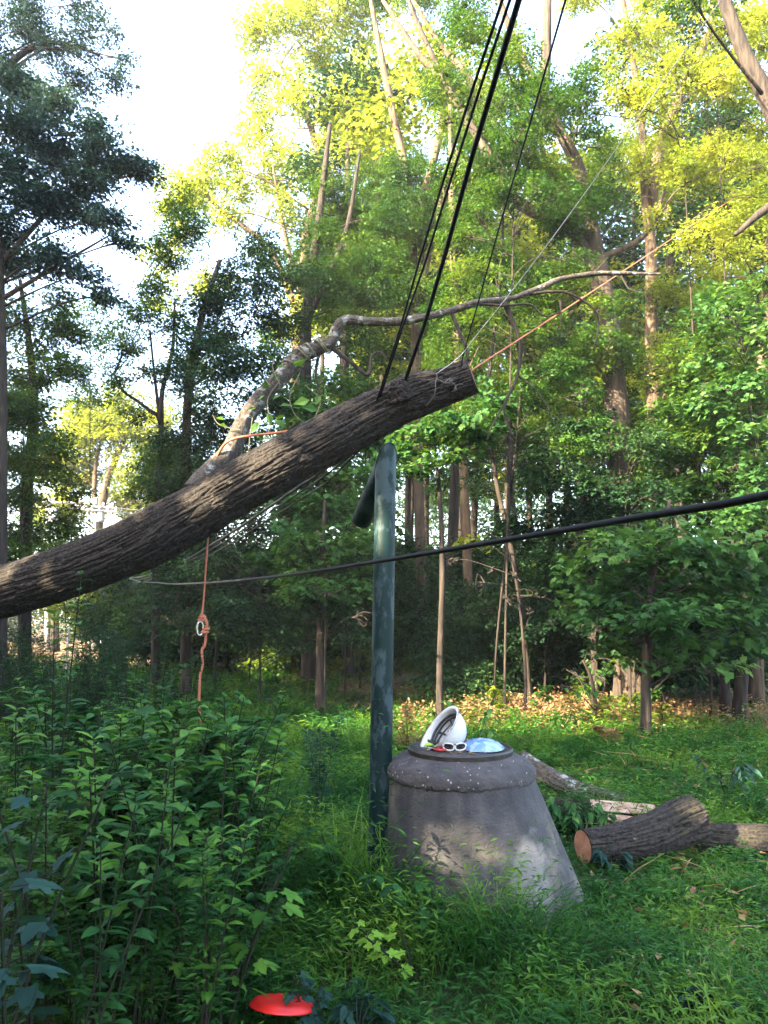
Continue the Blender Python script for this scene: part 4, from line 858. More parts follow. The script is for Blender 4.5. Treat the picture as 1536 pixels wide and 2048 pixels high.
# ------------------------------------------------------------------ things lying on the lid
white_m = plain('white_plastic', (.55, .55, .56), .3, (.45, .45, .47), 5, lo=.5, hi=.8)
black_m = plain('black_strap', (.012, .012, .014), .6, (.025, .025, .028), 20)
def helmet():
    c = P(884, 1456, 4.56); op = nrm(np.array([-.74, -.27, .60])); up = nrm(np.cross(op, [0.25, 1, 0])); rt = np.cross(up, op)
    root = thing('hard_hat', 'white hard hat tipped on its side on the manhole lid, black headband inside', 'hard hat', c)
    M = np.column_stack([rt, up, op])                           # local z = opening
    R, H = .122, .145
    t = np.linspace(0, np.pi / 2, 22)
    mb = MB(); prof = [(R * np.sin(x) ** .9, -H * np.cos(x)) for x in t] + [(R + .004, .006), (R + .014, .010), (R + .016, .007), (R + .012, .013), (R - .002, .008)] + [(R * .965 * np.sin(x) ** .9, -H * .965 * np.cos(x)) for x in t[::-1]]
    def j(V, th):                                               # longer front to back, short peak, three ridges over the crown
        V = V.copy(); z = V[..., 2]; rim = np.clip((z + .02) / .03, 0, 1); V[..., 1] *= 1.10
        pk = np.clip(np.sin(th), 0, 1)[None] ** 3; V[..., 1] += rim * pk * .035 * (np.hypot(V[..., 0], V[..., 1]) > R * .99); 
        for off in (-.035, 0, .035): V[..., 2] -= .005 * np.exp(-((V[..., 0] - off) / .008) ** 2) * (z < -.07)
        return V
    Mm = np.eye(4); Mm[:3, :3] = M
    lathe(mb, [(max(a, .0005), b_) for a, b_ in prof], 72, M=Mm, jitter=j); mb.obj('shell', white_m, root, smooth=True)
    def loc(p): return np.asarray(p, float) @ M.T
    mb = MB(); a = np.linspace(0, 2 * np.pi, 40)
    for rr, z, w in ((.103, -.022, .008), (.098, -.04, .006)):
        tube(mb, loc(np.stack([rr * np.cos(a), rr * 1.08 * np.sin(a), np.full(40, z)], -1)), w, n=6, seg=80)
    mb.obj('headband', black_m, root, smooth=True)
    for ang in (.5, 1.57, 2.6, 3.7):
        mb = MB(); s = np.linspace(-1, 1, 13); arc = np.stack([.095 * s * np.cos(ang), .105 * s * np.sin(ang), -.035 - .05 * (1 - s ** 2)], -1); tube(mb, loc(arc), .005, n=5, seg=26); mb.obj('strap', black_m, root, smooth=True)
    mb = MB()
    tube(mb, loc([(-.098, .03, -.005), (-.125, .05, .02), (-.135, .0, .035), (-.12, -.06, .03), (-.085, -.085, .0)]), .0055, n=6, seg=40)
    tube(mb, loc([(-.09, .05, -.005), (-.11, .07, .025), (-.085, .09, .045), (-.04, .095, .03), (-.02, .1, -.005)]), .0045, n=6, seg=40)
    mb.obj('chin_strap', black_m, root, smooth=True)
    mb = MB(); box(mb, loc((0, .098, -.02)), (.05, .012, .03), M=M); mb.obj('ratchet', black_m, root)
    mb = MB(); tube(mb, loc([(-.03, -.03, -.055), (.0, -.02, -.06), (.03, -.0, -.055)]), .003, n=6, seg=16); mb.obj('tag', plain('red_tab', (.45, .03, .05), .5), root, smooth=True)
    mb = MB(); tube(mb, loc([(-.085, .09, .012), (-.10, .095, .035), (-.085, .125, .045)]), [.006, .011, .006], n=6, seg=16); mb.obj('clip', plain('lime_clip', (.35, .6, .03), .5), root, smooth=True)
helmet()
def glasses():
    c = np.array([G(909, 4.44, ZL)[0], 4.42, ZL + .028]); root = thing('safety_glasses', 'white framed safety glasses with dark lenses lying on the lid below the hard hat', 'glasses', c)
    th = np.linspace(0, 2 * np.pi, 36)
    for s in (-1, 1):
        p = np.stack([s * .034 + .030 * np.sign(np.cos(th)) * np.abs(np.cos(th)) ** .8, .006 - .012 * (np.abs(s * .034 + .03 * np.cos(th)) / .06) ** 2 * -1, .019 * np.sign(np.sin(th)) * np.abs(np.sin(th)) ** .8 + .003 * s * np.cos(th)], -1)
        mb = MB(); tube(mb, p, .0042, n=6, seg=72); mb.obj('rim', white_m, root, smooth=True)
        mb = MB(); mb.add(np.vstack([p, p.mean(0)]), [np.array([[i, (i + 1) % 36, 36] for i in range(36)])]); mb.obj('lens', plain('dark_lens', (.015, .012, .016), .12), root, smooth=True)
        mb = MB(); tube(mb, [(s * .064, .012, .006), (s * .068, .03, .005), (s * .055, .09, -.002), (s * .035, .125, -.012)], [.005, .005, .004, .0045], n=6, seg=24); mb.obj('temple', white_m, root, smooth=True)
    mb = MB(); tube(mb, [(-.012, .004, .010), (0, .0, .013), (.012, .004, .010)], .005, n=6, seg=10); mb.obj('bridge', white_m, root, smooth=True)
glasses()
def bag():
    c = np.array([G(966, 4.5, ZL)[0], 4.52, ZL]); n = 90; th = np.linspace(0, 2 * np.pi, n, endpoint=False); rs = np.linspace(0.01, 1, 34)
    a = (.125 * rs[:, None]) * np.cos(th) * (1 + .06 * np.sin(3 * th + .5)); b_ = (.135 * rs[:, None]) * np.sin(th) * (1 + .05 * np.cos(2 * th))
    q = np.stack([a * 28, b_ * 28, 0 * a], -1); h = .052 * (1 - rs[:, None] ** 2.4) ** .8 + (np.abs(vnoise(q, 31) - .5) * -.026 + np.abs(vnoise(q * 2.3, 32) - .5) * -.012 + .006) * (1 - rs[:, None] ** 6)
    V = np.stack([a, b_, np.maximum(h, .001) + .004], -1).reshape(-1, 3)
    i = np.arange(33)[:, None] * n; j = np.arange(n)[None]; k = (j + 1) % n
    mb = MB(); mb.add(V, [np.stack([i + j, i + k, i + n + k, i + n + j], -1).reshape(-1, 4), np.arange(n)[::-1]])
    m = plain('blue_film', (.10, .20, .40), .2, (.26, .36, .52), 18, .3, lo=.42, hi=.6)
    o = mb.obj('blue_bag', m, smooth=True); o.location = c; tag(o, 'crumpled light blue plastic bag lying on the right of the manhole lid', 'bag')
bag()
def cord():
    z = ZL + .012; pts = [(G(x, y, z)[0], y, z + dz) for x, y, dz in ((868, 4.45, 0), (878, 4.40, .004), (890, 4.43, 0), (900, 4.47, .003), (898, 4.50, 0), (880, 4.47, .006), (872, 4.43, 0))]
    line('red_string', 'red string lying on the lid under the white hard hat', 'string', pts, .006, plain('red_cord', (.5, .035, .04), .6), seg=50)
cord()

# ------------------------------------------------------------------ felled logs by the manhole
def felled(name, label, pts, rad, seed=0, n=170, seg=280, bark='log', amp=.018):
    pts = np.array(pts, float); o = pts[0].copy(); root = thing(name, label, 'log', o); mb = MB()
    c, r, T, Nn, Bb = tube(mb, pts - o, rad, n=n, seg=seg, disp=furrow(amp=amp, seed=seed), cap=False); mb.obj('bark', BK[bark], root, smooth=True)
    th = np.linspace(0, 2 * np.pi, 48, endpoint=False)
    for e, s in ((0, -1), (-1, 1)):
        rg = r[e] * (.965 + .05 * (vnoise(np.stack([np.cos(th) * 3, np.sin(th) * 3, th * 0 + seed], -1)) - .5))
        ring = c[e] + rg[:, None] * (np.cos(th)[:, None] * Nn[e] + np.sin(th)[:, None] * Bb[e]) + T[e] * .006 * s
        mid = c[e] + (ring - c[e]) * .5 + T[e] * .004 * s
        mb = MB(); mb.add(np.vstack([ring, mid, c[e] + T[e] * .012 * s]), [np.array([[i, (i + 1) % 48, 48 + (i + 1) % 48, 48 + i] for i in range(48)]), np.array([[48 + i, 48 + (i + 1) % 48, 96] for i in range(48)])])
        mb.obj('sawn_face', endgrain, root)
    return root, o
def gp(px, d, h): q = G(px, d, h); q[2] += gz(q[0], q[1]); return q
def pd(px, py, d): return P(px, py, d)
felled('felled_log', 'short thick bent log with a fresh orange sawn face beside the manhole', [pd(1167, 1694, 5.1), pd(1215, 1690, 5.15), pd(1268, 1680, 5.22), pd(1318, 1664, 5.3), pd(1360, 1646, 5.36), pd(1392, 1634, 5.4)], [.106, .114, .122, .13, .138, .136], seed=11)
felled('felled_log', 'long dark log running out of the right edge behind the short bent log', [gp(1385, 5.62, .10), gp(1460, 5.55, .11), gp(1540, 5.5, .12), gp(1700, 5.4, .12)], [.112, .122, .128, .12], seed=13, n=120)
felled('felled_limb', 'long slender limb with pale lichen lying behind the manhole', [gp(1040, 7.0, .32), gp(1090, 6.85, .23), gp(1160, 6.7, .13), gp(1255, 6.5, .075)], [.085, .08, .072, .06], seed=14, bark='limb', n=90, amp=.008)
felled('felled_limb', 'dark short limb half hidden by leaves between the manhole and the split wood', [gp(1070, 6.35, .10), gp(1130, 6.25, .09), gp(1195, 6.2, .08)], [.08, .085, .08], seed=15, n=90, amp=.009)
def split(label, a, b_, r, seed, tilt):
    a, b_ = np.asarray(a), np.asarray(b_); o = a.copy(); root = thing('split_log', label, 'split log', o)
    ax = nrm(b_ - a); up = nrm(np.array([0, -math.sin(tilt), math.cos(tilt)])); s = nrm(np.cross(up, ax)); up = np.cross(ax, s)
    n, m = 40, 90; th = np.linspace(np.pi, 2 * np.pi, n); u = np.linspace(0, 1, m); Ln = np.linalg.norm(b_ - a)
    TH, S = np.meshgrid(th, u * Ln); R = r * np.ones_like(TH); R = R + furrow(amp=.010, seed=seed)(TH, S, R) * np.sin(-TH).clip(0, 1)
    V = (u * Ln)[:, None, None] * ax + R[..., None] * (np.cos(TH)[..., None] * s + np.sin(TH)[..., None] * up)
    i = np.arange(m - 1)[:, None] * n; j = np.arange(n - 1)[None]
    mb = MB(); mb.add(V.reshape(-1, 3), [np.stack([i + j, i + j + 1, i + n + j + 1, i + n + j], -1).reshape(-1, 4)]); mb.obj('bark', BK['log'], root, smooth=True)
    w = np.linspace(-1, 1, 14); X, S = np.meshgrid(w, u * Ln); hgt = (vnoise(np.stack([X * 5, S * 2.5, 0 * X], -1), seed) - .5) * .025 * (1 - X ** 4)
    V = S[..., None] * ax + (X * r * .98)[..., None] * s + (hgt + .003)[..., None] * up
    i = np.arange(m - 1)[:, None] * 14; j = np.arange(13)[None]
    mb = MB(); mb.add(V.reshape(-1, 3), [np.stack([i + j, i + j + 1, i + 14 + j + 1, i + 14 + j], -1).reshape(-1, 4)]); mb.obj('split_face', splitwood, root, smooth=True)
    for e in (0, 1):
        arc = e * Ln * ax + (r * .97) * (np.cos(th)[:, None] * s + np.sin(th)[:, None] * up) + ax * (.003 if e else -.003)
        mb = MB(); mb.add(arc, [np.arange(n)]); mb.obj('sawn_face', endgrain, root)
split('half-round split log with its pale face upward, behind the short bent log', gp(1182, 6.15, .155), gp(1312, 6.1, .15), .075, 16, .35)
split('lower split log showing a pinkish white face towards the front', gp(1208, 5.92, .085), gp(1330, 5.9, .08), .07, 17, 1.05)

# ------------------------------------------------------------------ red disc in the foreground grass
def disc():
    c = G(566, 3.30, .10); c[2] += gz(c[0], c[1]); n = 64
    prof = [(.0005, .012), (.07, .012), (.10, .010), (.118, .004), (.130, -.008), (.135, -.014), (.133, -.017), (.130, -.014), (.124, -.005), (.112, .0), (.0005, .004)]
    M = np.eye(4); R3 = Matrix.Rotation(math.radians(-13), 3, 'X') @ Matrix.Rotation(math.radians(5), 3, 'Y'); M[:3, :3] = np.array(R3)
    mb = MB(); lathe(mb, prof, n, M=M); o = mb.obj('red_disc', plain('red_plastic', (.62, .012, .008), .45, (.42, .010, .008), 9), smooth=True); o.location = c
    tag(o, 'bright red plastic disc lying in the foreground grass', 'disc')
disc()

# ------------------------------------------------------------------ utility poles
def pole(px, d, top, label, arm):
    f = G(px, d, 0); t = P(px + 1, top, d); root = thing('utility_pole', label, 'utility pole', f, 'utility poles far on the left')
    grey = plain('grey_wood', (.20, .20, .20), .9, (.12, .12, .125), 5, .3)
    mb = MB(); tube(mb, [(0, 0, 0), t - f], [.17, .13], n=14, seg=6); mb.obj('post', grey, root, smooth=True)
    for (x0, x1, y) in arm:
        a, b_ = P(x0, y, d - .2) - f, P(x1, y + 4, d - .2) - f; mb = MB(); tube(mb, [a, b_], .065, n=4, seg=2); mb.obj('crossarm', grey, root)
        for k in np.linspace(.04, .96, 5):
            q = a + (b_ - a) * k; mb = MB(); lathe(mb, [(.001, .06), (.03, .07), (.07, .09), (.045, .13), (.085, .15), (.05, .2), (.06, .24), (.001, .28)], 14, center=q); mb.obj('insulator', plain('porcelain', (.55, .56, .6), .25), root, smooth=True)
    mb = MB(); q = P(px + 12, top + 35, d) - f; lathe(mb, [(.001, 0), (.19, .02), (.2, .1), (.2, .62), (.17, .68), (.001, .7)], 18, center=q + [0, 0, -.35]); mb.obj('transformer', plain('can_grey', (.35, .37, .38), .5), root, smooth=True)
pole(96, 38, 996, 'grey utility pole furthest left, its long crossarm against yellow leaves', [(50, 165, 1003)])
pole(190, 39, 996, 'second grey utility pole with a double crossarm, just above the hanging log', [(150, 228, 1012), (165, 235, 1020)])
for i, (a, b_, c, lab) in enumerate(((1006, 1004, 995, 'highest'), (1012, 1012, 1002, 'lowest'))):
    line('power_line', 'pale %s of the two wires strung between the utility poles' % lab, 'wire', [P(-60, a + 6, 37.5), P(50, b_ + 1, 37.7), P(190, b_ + 8, 38.6), P(330, b_ + 22, 40)], .018, wire_m, 'wires at the far poles')
# pale building beyond the weeds
def house():
    c = G(245, 44, 0); root = thing('pale_building', 'pale blue building glimpsed through leaves far on the left', 'building', c)
    wm = plain('pale_siding', (.42, .50, .62), .7, (.36, .44, .56), 2); mb = MB(); box(mb, (0, 0, .9), (1.9, 3, 1.8)); mb.obj('wall', wm, root)
    mb = MB(); v = np.array([(-1.1, -1.7, 1.8), (1.1, -1.7, 1.8), (1.1, 1.7, 1.8), (-1.1, 1.7, 1.8), (0, -1.7, 2.5), (0, 1.7, 2.5)]); mb.add(v, [np.array([[0, 4, 5, 3], [1, 2, 5, 4], [0, 3, 2, 1]]), np.array([[0, 1, 4], [2, 3, 5]])]); mb.obj('roof', plain('grey_shingle', (.22, .25, .3), .8), root)
    mb = MB(); box(mb, (-.3, -1.51, 1.05), (.6, .05, .7)); f = mb.obj('window', plain('dark_pane', (.03, .04, .05), .1), root)
    mb = MB()
    for q in ((-.3, -1.53, 1.43, .72, .07), (-.3, -1.53, .67, .72, .07)): box(mb, q[:3], (q[3], .06, q[4]))
    mb.obj('frame', white_m, f)
house()
def stake():
    p = G(133, 20, 0); q = P(137, 1255, 20.1); mb = MB(); tube(mb, [(0, 0, 0), (q - p) * .5, q - p], [.03, .03, .028], n=8, seg=6); o = mb.obj('marker_stake', white_m, smooth=True); o.location = p
    tag(o, 'slim white marker stake in the weeds on the far left', 'stake')
stake()

# ------------------------------------------------------------------ grass
def blade_set(rg, p, h, lean, Wd, curl):
    """bent blades: 3 segments each -> 3 quads"""
    m = len(p); az = rg.uniform(0, 2 * np.pi, m); d = np.stack([np.cos(az), np.sin(az), 0 * az], -1); s = np.stack([-np.sin(az), np.cos(az), 0 * az], -1)
    V = []
    for t, w in ((0, .7), (.38, 1.0), (.75, .7), (1, .05)):
        c = p + d * (h * (lean * t + curl * t * t))[:, None] + np.array([0, 0, 1.]) * (h * (t - .45 * curl * t * t))[:, None]
        V += [c - s * (Wd * w / 2)[:, None], c + s * (Wd * w / 2)[:, None]]
    V = np.stack(V, 1); b = np.arange(m)[:, None] * 8
    F_ = np.concatenate([b + np.array([[2 * k, 2 * k + 1, 2 * k + 3, 2 * k + 2]]) for k in range(3)])
    return V.reshape(-1, 3), F_
def in_manhole(x, y): return np.hypot(x - MX - .05, y - MY) < .50
def grass():
    rg = np.random.default_rng(1); mb = MB(); db = MB()
    for (y0, y1, dens, hh, ww) in ((2.3, 4.2, 2300, .15, .0065), (4.2, 6.5, 1700, .15, .008), (6.5, 10, 850, .16, .011), (10, 16, 300, .18, .018), (16, 27, 120, .22, .03)):
        A = .56 * (y1 ** 2 - y0 ** 2); n = int(A * dens)
        y = np.sqrt(rg.uniform(y0 ** 2, y1 ** 2, n)); x = rg.uniform(-.57, .57, n) * y * 1.02
        cl = vnoise(np.stack([x * 1.3, y * 1.3, 0 * x], -1), 41); c2 = vnoise(np.stack([x * 5, y * 5, 0 * x], -1), 42)
        edge = x * .55 + y + (vnoise(np.stack([x * 1.1, y * 1.1, 0 * x], -1), 45) - .5) * 4
        keep = (rg.random(n) < .35 + .8 * c2) & ~((edge > 14.2 + (x < -1) * 5) & (rg.random(n) < .86)) & ~((x > 1.6) & (y < 4.6) & (rg.random(n) < .45 * cl + .15)) & ~in_manhole(x, y)
        x, y, cl, c2 = x[keep], y[keep], cl[keep], c2[keep]; n = len(x)
        p = np.stack([x, y, gz(x, y) - .01], -1); h = hh * (.35 + 1.15 * cl) * rg.uniform(.5, 1.35, n) * (.7 + .6 * c2)
        h = h * np.where((x > -.25) & (x < MX + .35) & (y > 3.6) & (y < 4.35), 1.9, 1) * np.where((x > 1.2) & (y > 4.7) & (y < 5.6), .55, 1)
        h = h * np.where((x > -.4) & (x < .12) & (y > 4.2) & (y < 4.58), 2.1, 1)
        V, F_ = blade_set(rg, p, h, rg.uniform(.1, .7, n), ww * rg.uniform(.7, 1.4, n), rg.uniform(.2, .9, n)); mb.add(V, [F_])
        # leafy stilt grass: short broad blades set alternately on thin leaning stems
        k = rg.random(n) < (.42 if y0 < 10 else .3); q = p[k]; hq = h[k]; m = len(q)
        az = rg.uniform(0, 2 * np.pi, m); ln = rg.uniform(.1, .6, m)
        for t in (.45, .7, .9, 1.05):
            base = q + np.stack([np.cos(az) * hq * ln * t, np.sin(az) * hq * ln * t, hq * t * 1.12], -1)
            a2 = az + rg.uniform(-1.6, 1.6, m) + (t * 7); d = np.stack([np.cos(a2), np.sin(a2), rg.uniform(-.3, .45, m)], -1); nn = np.array([0, 0, 1.]) + rg.normal(size=(m, 3)) * .3
            LL = rg.uniform(.035, .075, m) * (ww / .0075) ** .75; put_leaves(mb, base, d, nn, LL, LL * rg.uniform(.17, .26, m))
    tag(mb.obj('grass', LM['grass']), kind='stuff', label='dense green stilt grass covering the clearing', cat='grass')
    # dry stalks and dead leaves, thick at the right edge of the clearing and under the trees
    n = 5200; y = np.concatenate([np.sqrt(rg.uniform(3.2 ** 2, 9 ** 2, n // 2)), np.sqrt(rg.uniform(9 ** 2, 18 ** 2, n // 2))]); x = rg.uniform(-.2, .56, n) * y
    e = x * .55 + y; keep = ((y < 9) & (x > .9) & (rg.random(n) < np.clip((x / y - .15) * 2.5, .05, .9))) | (e > 13.2); x, y = x[keep], y[keep]; n = len(x)
    p = np.stack([x, y, gz(x, y) + rg.uniform(.01, .10, n)], -1); d = rg.normal(size=(n, 3)) * [1, 1, .25]; LL = rg.uniform(.03, .09, n) * (1 + (y > 9) * .6)
    put_leaves(db, p, d, rg.normal(size=(n, 3)) * .5 + [0, 0, 1], LL, LL * rg.uniform(.12, .6, n))
    n = 15000; px = np.concatenate([rg.uniform(930, 1330, n // 2), rg.uniform(800, 1540, n // 2)]); y = 12.6 + rg.normal(size=n) * .95; x = (px - CX) / F * (y * cp - EYE * sp)  # thick pale litter here also brightens the sunlit strip by its colour
    p = np.stack([x, y, gz(x, y) + rg.random(n) ** 3 * .26 + .02], -1); d = rg.normal(size=(n, 3)) * [1, 1, .6]; LL = rg.uniform(.03, .09, n)
    put_leaves(db, p, d, rg.normal(size=(n, 3)) * .6 + [0, -.2, .9], LL, LL * rg.uniform(.2, .7, n))
    n = 900; y = np.sqrt(rg.uniform(3.2 ** 2, 15 ** 2, n)); x = rg.uniform(-.1, .56, n) * y; k = (x * .55 + y > 12.5) | (x > 1.2) | (rg.random(n) < .15); x, y = x[k], y[k]; n = len(x)
    p = np.stack([x, y, gz(x, y) + rg.uniform(.02, .16, n)], -1); d = rg.normal(size=(n, 3)) * [1, 1, .22]; LL = rg.uniform(.15, .55, n)
    put_leaves(db, p, d, rg.normal(size=(n, 3)) * .3 + [0, 0, 1], LL, .006 + .004 * rg.random(n))
    tag(db.obj('dead_leaves', LM['dry']), kind='stuff', label='dry stalks and dead leaves strewn through the grass', cat='leaf litter')
grass()

# ------------------------------------------------------------------ weeds of the left-hand thicket
stem_m = plain('weed_stem', (.010, .017, .007), .8, (.016, .015, .010), 9, spec=.15)
brown_m = plain('brown_stem', (.02, .015, .012), .8, (.032, .024, .018), 9, spec=.15)
def big_leaf(mb, p, d, n, L, Wd, droop=.5, fold=.25):
    """a curved, folded lance-shaped leaf"""
    d = nrm(d); s = nrm(np.cross(n, d)); n = nrm(np.cross(d, s)); V = []
    for t, w in ((0, .05), (.18, .62), (.4, 1), (.65, .82), (.85, .42), (1, .03)):
        c = p + d * L * (t - .15 * droop * t * t) - np.array([0, 0, 1.]) * L * droop * .55 * t * t
        V += [c - s * Wd * w / 2 + n * Wd * w * fold / 2, c, c + s * Wd * w / 2 + n * Wd * w * fold / 2]
    b = np.arange(5)[:, None] * 3
    mb.add(V, [np.concatenate([b + [[0, 1, 4, 3]], b + [[1, 2, 5, 4]]])])
def weed(name, label, cat, H, kind, seed, leaf, group=None, stem=None):
    rg = np.random.default_rng(seed); root = thing(name, label, cat, (0, 0, 0), group); sb = MB(); lb = MB()
    def lance(c, az, L, Wd, el=.25, dr=.6): big_leaf(lb, c, np.array([math.cos(az), math.sin(az), el]), np.array([-.3 * math.cos(az), -.3 * math.sin(az), 1]) + rg.normal(size=3) * .25, L, Wd, dr * rg.uniform(.5, 1.4))
    if kind == 'whorl':                                        # tall stems with pairs of lance leaves, crowded at the tip
        for q in range(2):
            h = H * (1 - .22 * q * rg.random()); le = rg.normal(size=2) * .14; pth = np.array([(0.04 * q, .03 * q, 0), (le[0] * .3, le[1] * .3, h * .45), (le[0], le[1], h)]); tube(sb, pth, [.006, .005, .0028], n=6, seg=14)
            c = spline(pth, 40); az = rg.uniform(0, 6.28)
            for t in np.concatenate([np.linspace(.38, .86, 7), [.92, .96, .99, 1.0]]):
                k = c[min(39, int(t * 39))]; az += 1.57 + rg.normal() * .25; f = 1 if t < .9 else .72
                for o in (0, 3.14): lance(k, az + o + rg.normal() * .2, rg.uniform(.10, .165) * f, rg.uniform(.036, .056) * f, .35 if t < .9 else .6)
    elif kind == 'bushy':                                      # branching weed, broader leaves
        pth = np.array([(0, 0, 0), (.02, .03, H * .5), (rg.normal() * .06, rg.normal() * .06, H)]); tube(sb, pth, [.008, .006, .003], n=6, seg=12); c = spline(pth, 40)
        for t in np.linspace(.3, 1, 9):
            k = c[min(39, int(t * 39))]; az = rg.uniform(0, 6.28); Lb = H * .32 * (1.15 - .7 * t); e = k + np.array([math.cos(az) * Lb, math.sin(az) * Lb, Lb * .7]); tube(sb, [k, (k + e) / 2 + [0, 0, -.02], e], [.0035, .003, .0018], n=5, seg=8)
            for u in np.linspace(.3, 1, 6):
                for o in (-1, 1): lance(k + (e - k) * u, az + o * 1.1 + rg.normal() * .3, rg.uniform(.075, .13), rg.uniform(.034, .058), .25)
    elif kind == 'wispy':                                      # feathery stalks with many tiny leaves
        for q in range(4):
            le = rg.normal(size=2) * .22; h = H * rg.uniform(.7, 1.05); pth = np.array([(rg.normal() * .03, rg.normal() * .03, 0), (le[0] * .3, le[1] * .3, h * .5), (le[0], le[1], h)]); tube(sb, pth, [.005, .004, .002], n=5, seg=10); c = spline(pth, 80)
            m = 230; i = rg.integers(18, 80, m); az = rg.uniform(0, 6.28, m); d = np.stack([np.cos(az), np.sin(az), rg.uniform(-.1, .7, m)], -1); LL = rg.uniform(.03, .065, m)
            off = d * (rg.random(m) * .11 * (1.15 - i / 80))[:, None]; put_leaves(lb, c[i] + off, d, rg.normal(size=(m, 3)) * .4 + [0, 0, 1], LL, LL * .3)
    elif kind == 'arch':                                       # arching stems feathered with paired round leaflets
        for q in range(5):
            az = rg.uniform(0, 6.28); sp_ = rg.uniform(.25, .7); h = H * rg.uniform(.75, 1.05); pth = np.array([(0, 0, 0), (math.cos(az) * sp_ * .25, math.sin(az) * sp_ * .25, h * .55), (math.cos(az) * sp_ * .7, math.sin(az) * sp_ * .7, h * .95), (math.cos(az) * sp_, math.sin(az) * sp_, h)]); tube(sb, pth, [.008, .006, .004, .002], n=5, seg=16); c = spline(pth, 60)
            i = np.repeat(np.arange(20, 60), 4); m = len(i); a2 = az + np.tile([1.5, -1.5, .7, -.7], m // 4) + rg.normal(size=m) * .3; d = np.stack([np.cos(a2), np.sin(a2), rg.uniform(-.3, .4, m)], -1); LL = rg.uniform(.035, .06, m)
            put_leaves(lb, c[i], d, rg.normal(size=(m, 3)) * .35 + [0, 0, 1], LL, LL * .6)
    elif kind == 'lobed':                                      # stems with broad hand-shaped leaves on long stalks
        for q in range(3):
            le = rg.normal(size=2) * .16; h = H * rg.uniform(.8, 1.0); pth = np.array([(0, 0, 0), (le[0] * .4, le[1] * .4, h * .5), (le[0], le[1], h)]); tube(sb, pth, [.007, .006, .004], n=6, seg=12); c = spline(pth, 40)
            for t in np.linspace(.35, 1, 8):
                k = c[min(39, int(t * 39))]; az = rg.uniform(0, 6.28); d = np.array([math.cos(az), math.sin(az), .25]); e = k + d * rg.uniform(.05, .10) * min(1, .4 + H * .6); tube(sb, [k, (k + e) / 2 + [0, 0, .012], e], .002, n=4, seg=5)
                L_ = rg.uniform(.07, .125) * min(1, .45 + .5 * H); put_leaves(lb, e[None], (d + [0, 0, -.45])[None], (rg.normal(size=3) * .3 + [0, -.25, 1])[None], np.array([L_]), np.array([L_]), True)
    elif kind == 'clump':                                      # low spray of broad drooping leaves
        for q in range(7):
            az = rg.uniform(0, 6.28); e = np.array([math.cos(az) * H * .5, math.sin(az) * H * .5, H * rg.uniform(.5, 1)]); tube(sb, [(0, 0, 0), e * [.4, .4, .7], e], [.004, .003, .002], n=5, seg=8)
            for u in (.55, .75, .9, 1): 
                for o in (-1, 1): lance(e * u, az + o * .9 + rg.normal() * .3, rg.uniform(.09, .14) * min(1, .5 + H), rg.uniform(.04, .055) * min(1, .5 + H), .0, .9)
    sb.obj('stem', stem or stem_m, root, smooth=True); lb.obj('foliage', LM[leaf], root, smooth=False)
    return root
rgw = np.random.default_rng(9)
GW = 'tall weeds of the thicket'
proto = dict(
    a=[weed('tall_weed', 'tall weed with narrow paired leaves crowded at its tip, in the thicket under the log', 'weed', 1.2, 'whorl', 200 + v, ('weed', 'weed', 'lush')[v], GW) for v in range(3)],
    b=[weed('branching_weed', 'branching broad leaved weed in the thicket left of the vent pipe', 'weed', 1.0, 'bushy', 210 + v, 'weed', GW) for v in range(2)],
    c=[weed('wispy_weed', 'feathery fine leaved weed at the back of the thicket on the left', 'weed', 1.35, 'wispy', 220 + v, 'dark', GW, brown_m) for v in range(2)],
    d=[weed('arching_shrub', 'dark shrub with arching stems of small paired leaves below the dangling rope', 'shrub', 1.6, 'arch', 230 + v, 'dark', 'arching shrubs in the thicket', brown_m) for v in range(2)],
    e=[weed('lobed_weed', 'broad hand-leaved bluish plant at the left edge of the view', 'plant', 1.12, 'lobed', 240 + v, 'bluish', 'broad leaved plants at the left edge') for v in range(2)])
proto['f'] = [weed('leafy_seedling', 'young tree seedling with small hand-shaped green leaves among the tall weeds', 'seedling', .8, 'lobed', 270 + v, ('weed', 'lush')[v], 'seedlings in the thicket') for v in range(2)]
proto['g'] = [weed('wispy_weed', 'thin feathery weed with tiny leaves poking out between the broad leaved weeds', 'weed', 1.1, 'wispy', 280 + v, ('weed', 'mid')[v], 'feathery weeds among the broad leaved ones', brown_m) for v in range(2)]
proto['h'] = [weed('arching_shrub', 'small bramble with arching dark stems low in the thicket', 'bramble', .8, 'arch', 290, 'weed', 'brambles in the thicket', brown_m)]
used = {}
def plant(key, px, d, s=1.0, lab=None):
    L_ = proto[key]; k = used.get(key, 0); used[key] = k + 1; p = G(px, d); p[2] = gz(p[0], p[1]) - .02; rz = rgw.uniform(0, 6.28)
    if k < len(L_): o = L_[k]; o.location = p; o.rotation_euler = (0, 0, rz); o.scale = (s,) * 3
    else: o = dup(L_[k % len(L_)], p, rz, s, tilt=(rgw.normal() * .06, rgw.normal() * .06))
    if lab: o['label'] = lab
    return o
for px, d, s in ((420, 3.55, 1.0), (330, 3.3, .98), (480, 3.9, .9), (255, 3.1, .95), (380, 4.1, 1.0), (180, 3.4, 1.0), (430, 4.6, .9), (300, 4.5, 1.0), (230, 4.2, 1.0), (120, 3.9, .98), (500, 4.6, .62), (60, 3.2, .95), (300, 5.4, .9), (150, 5.0, 1.0),
                 (20, 4.2, 1.0), (90, 5.6, 1.0), (260, 5.8, 1.0), (400, 3.0, .75), (190, 2.7, .8), (120, 2.6, .85), (-20, 3.4, 1.0)):
    plant('a', px + rgw.uniform(-12, 12), d, s * rgw.uniform(.93, 1.05))
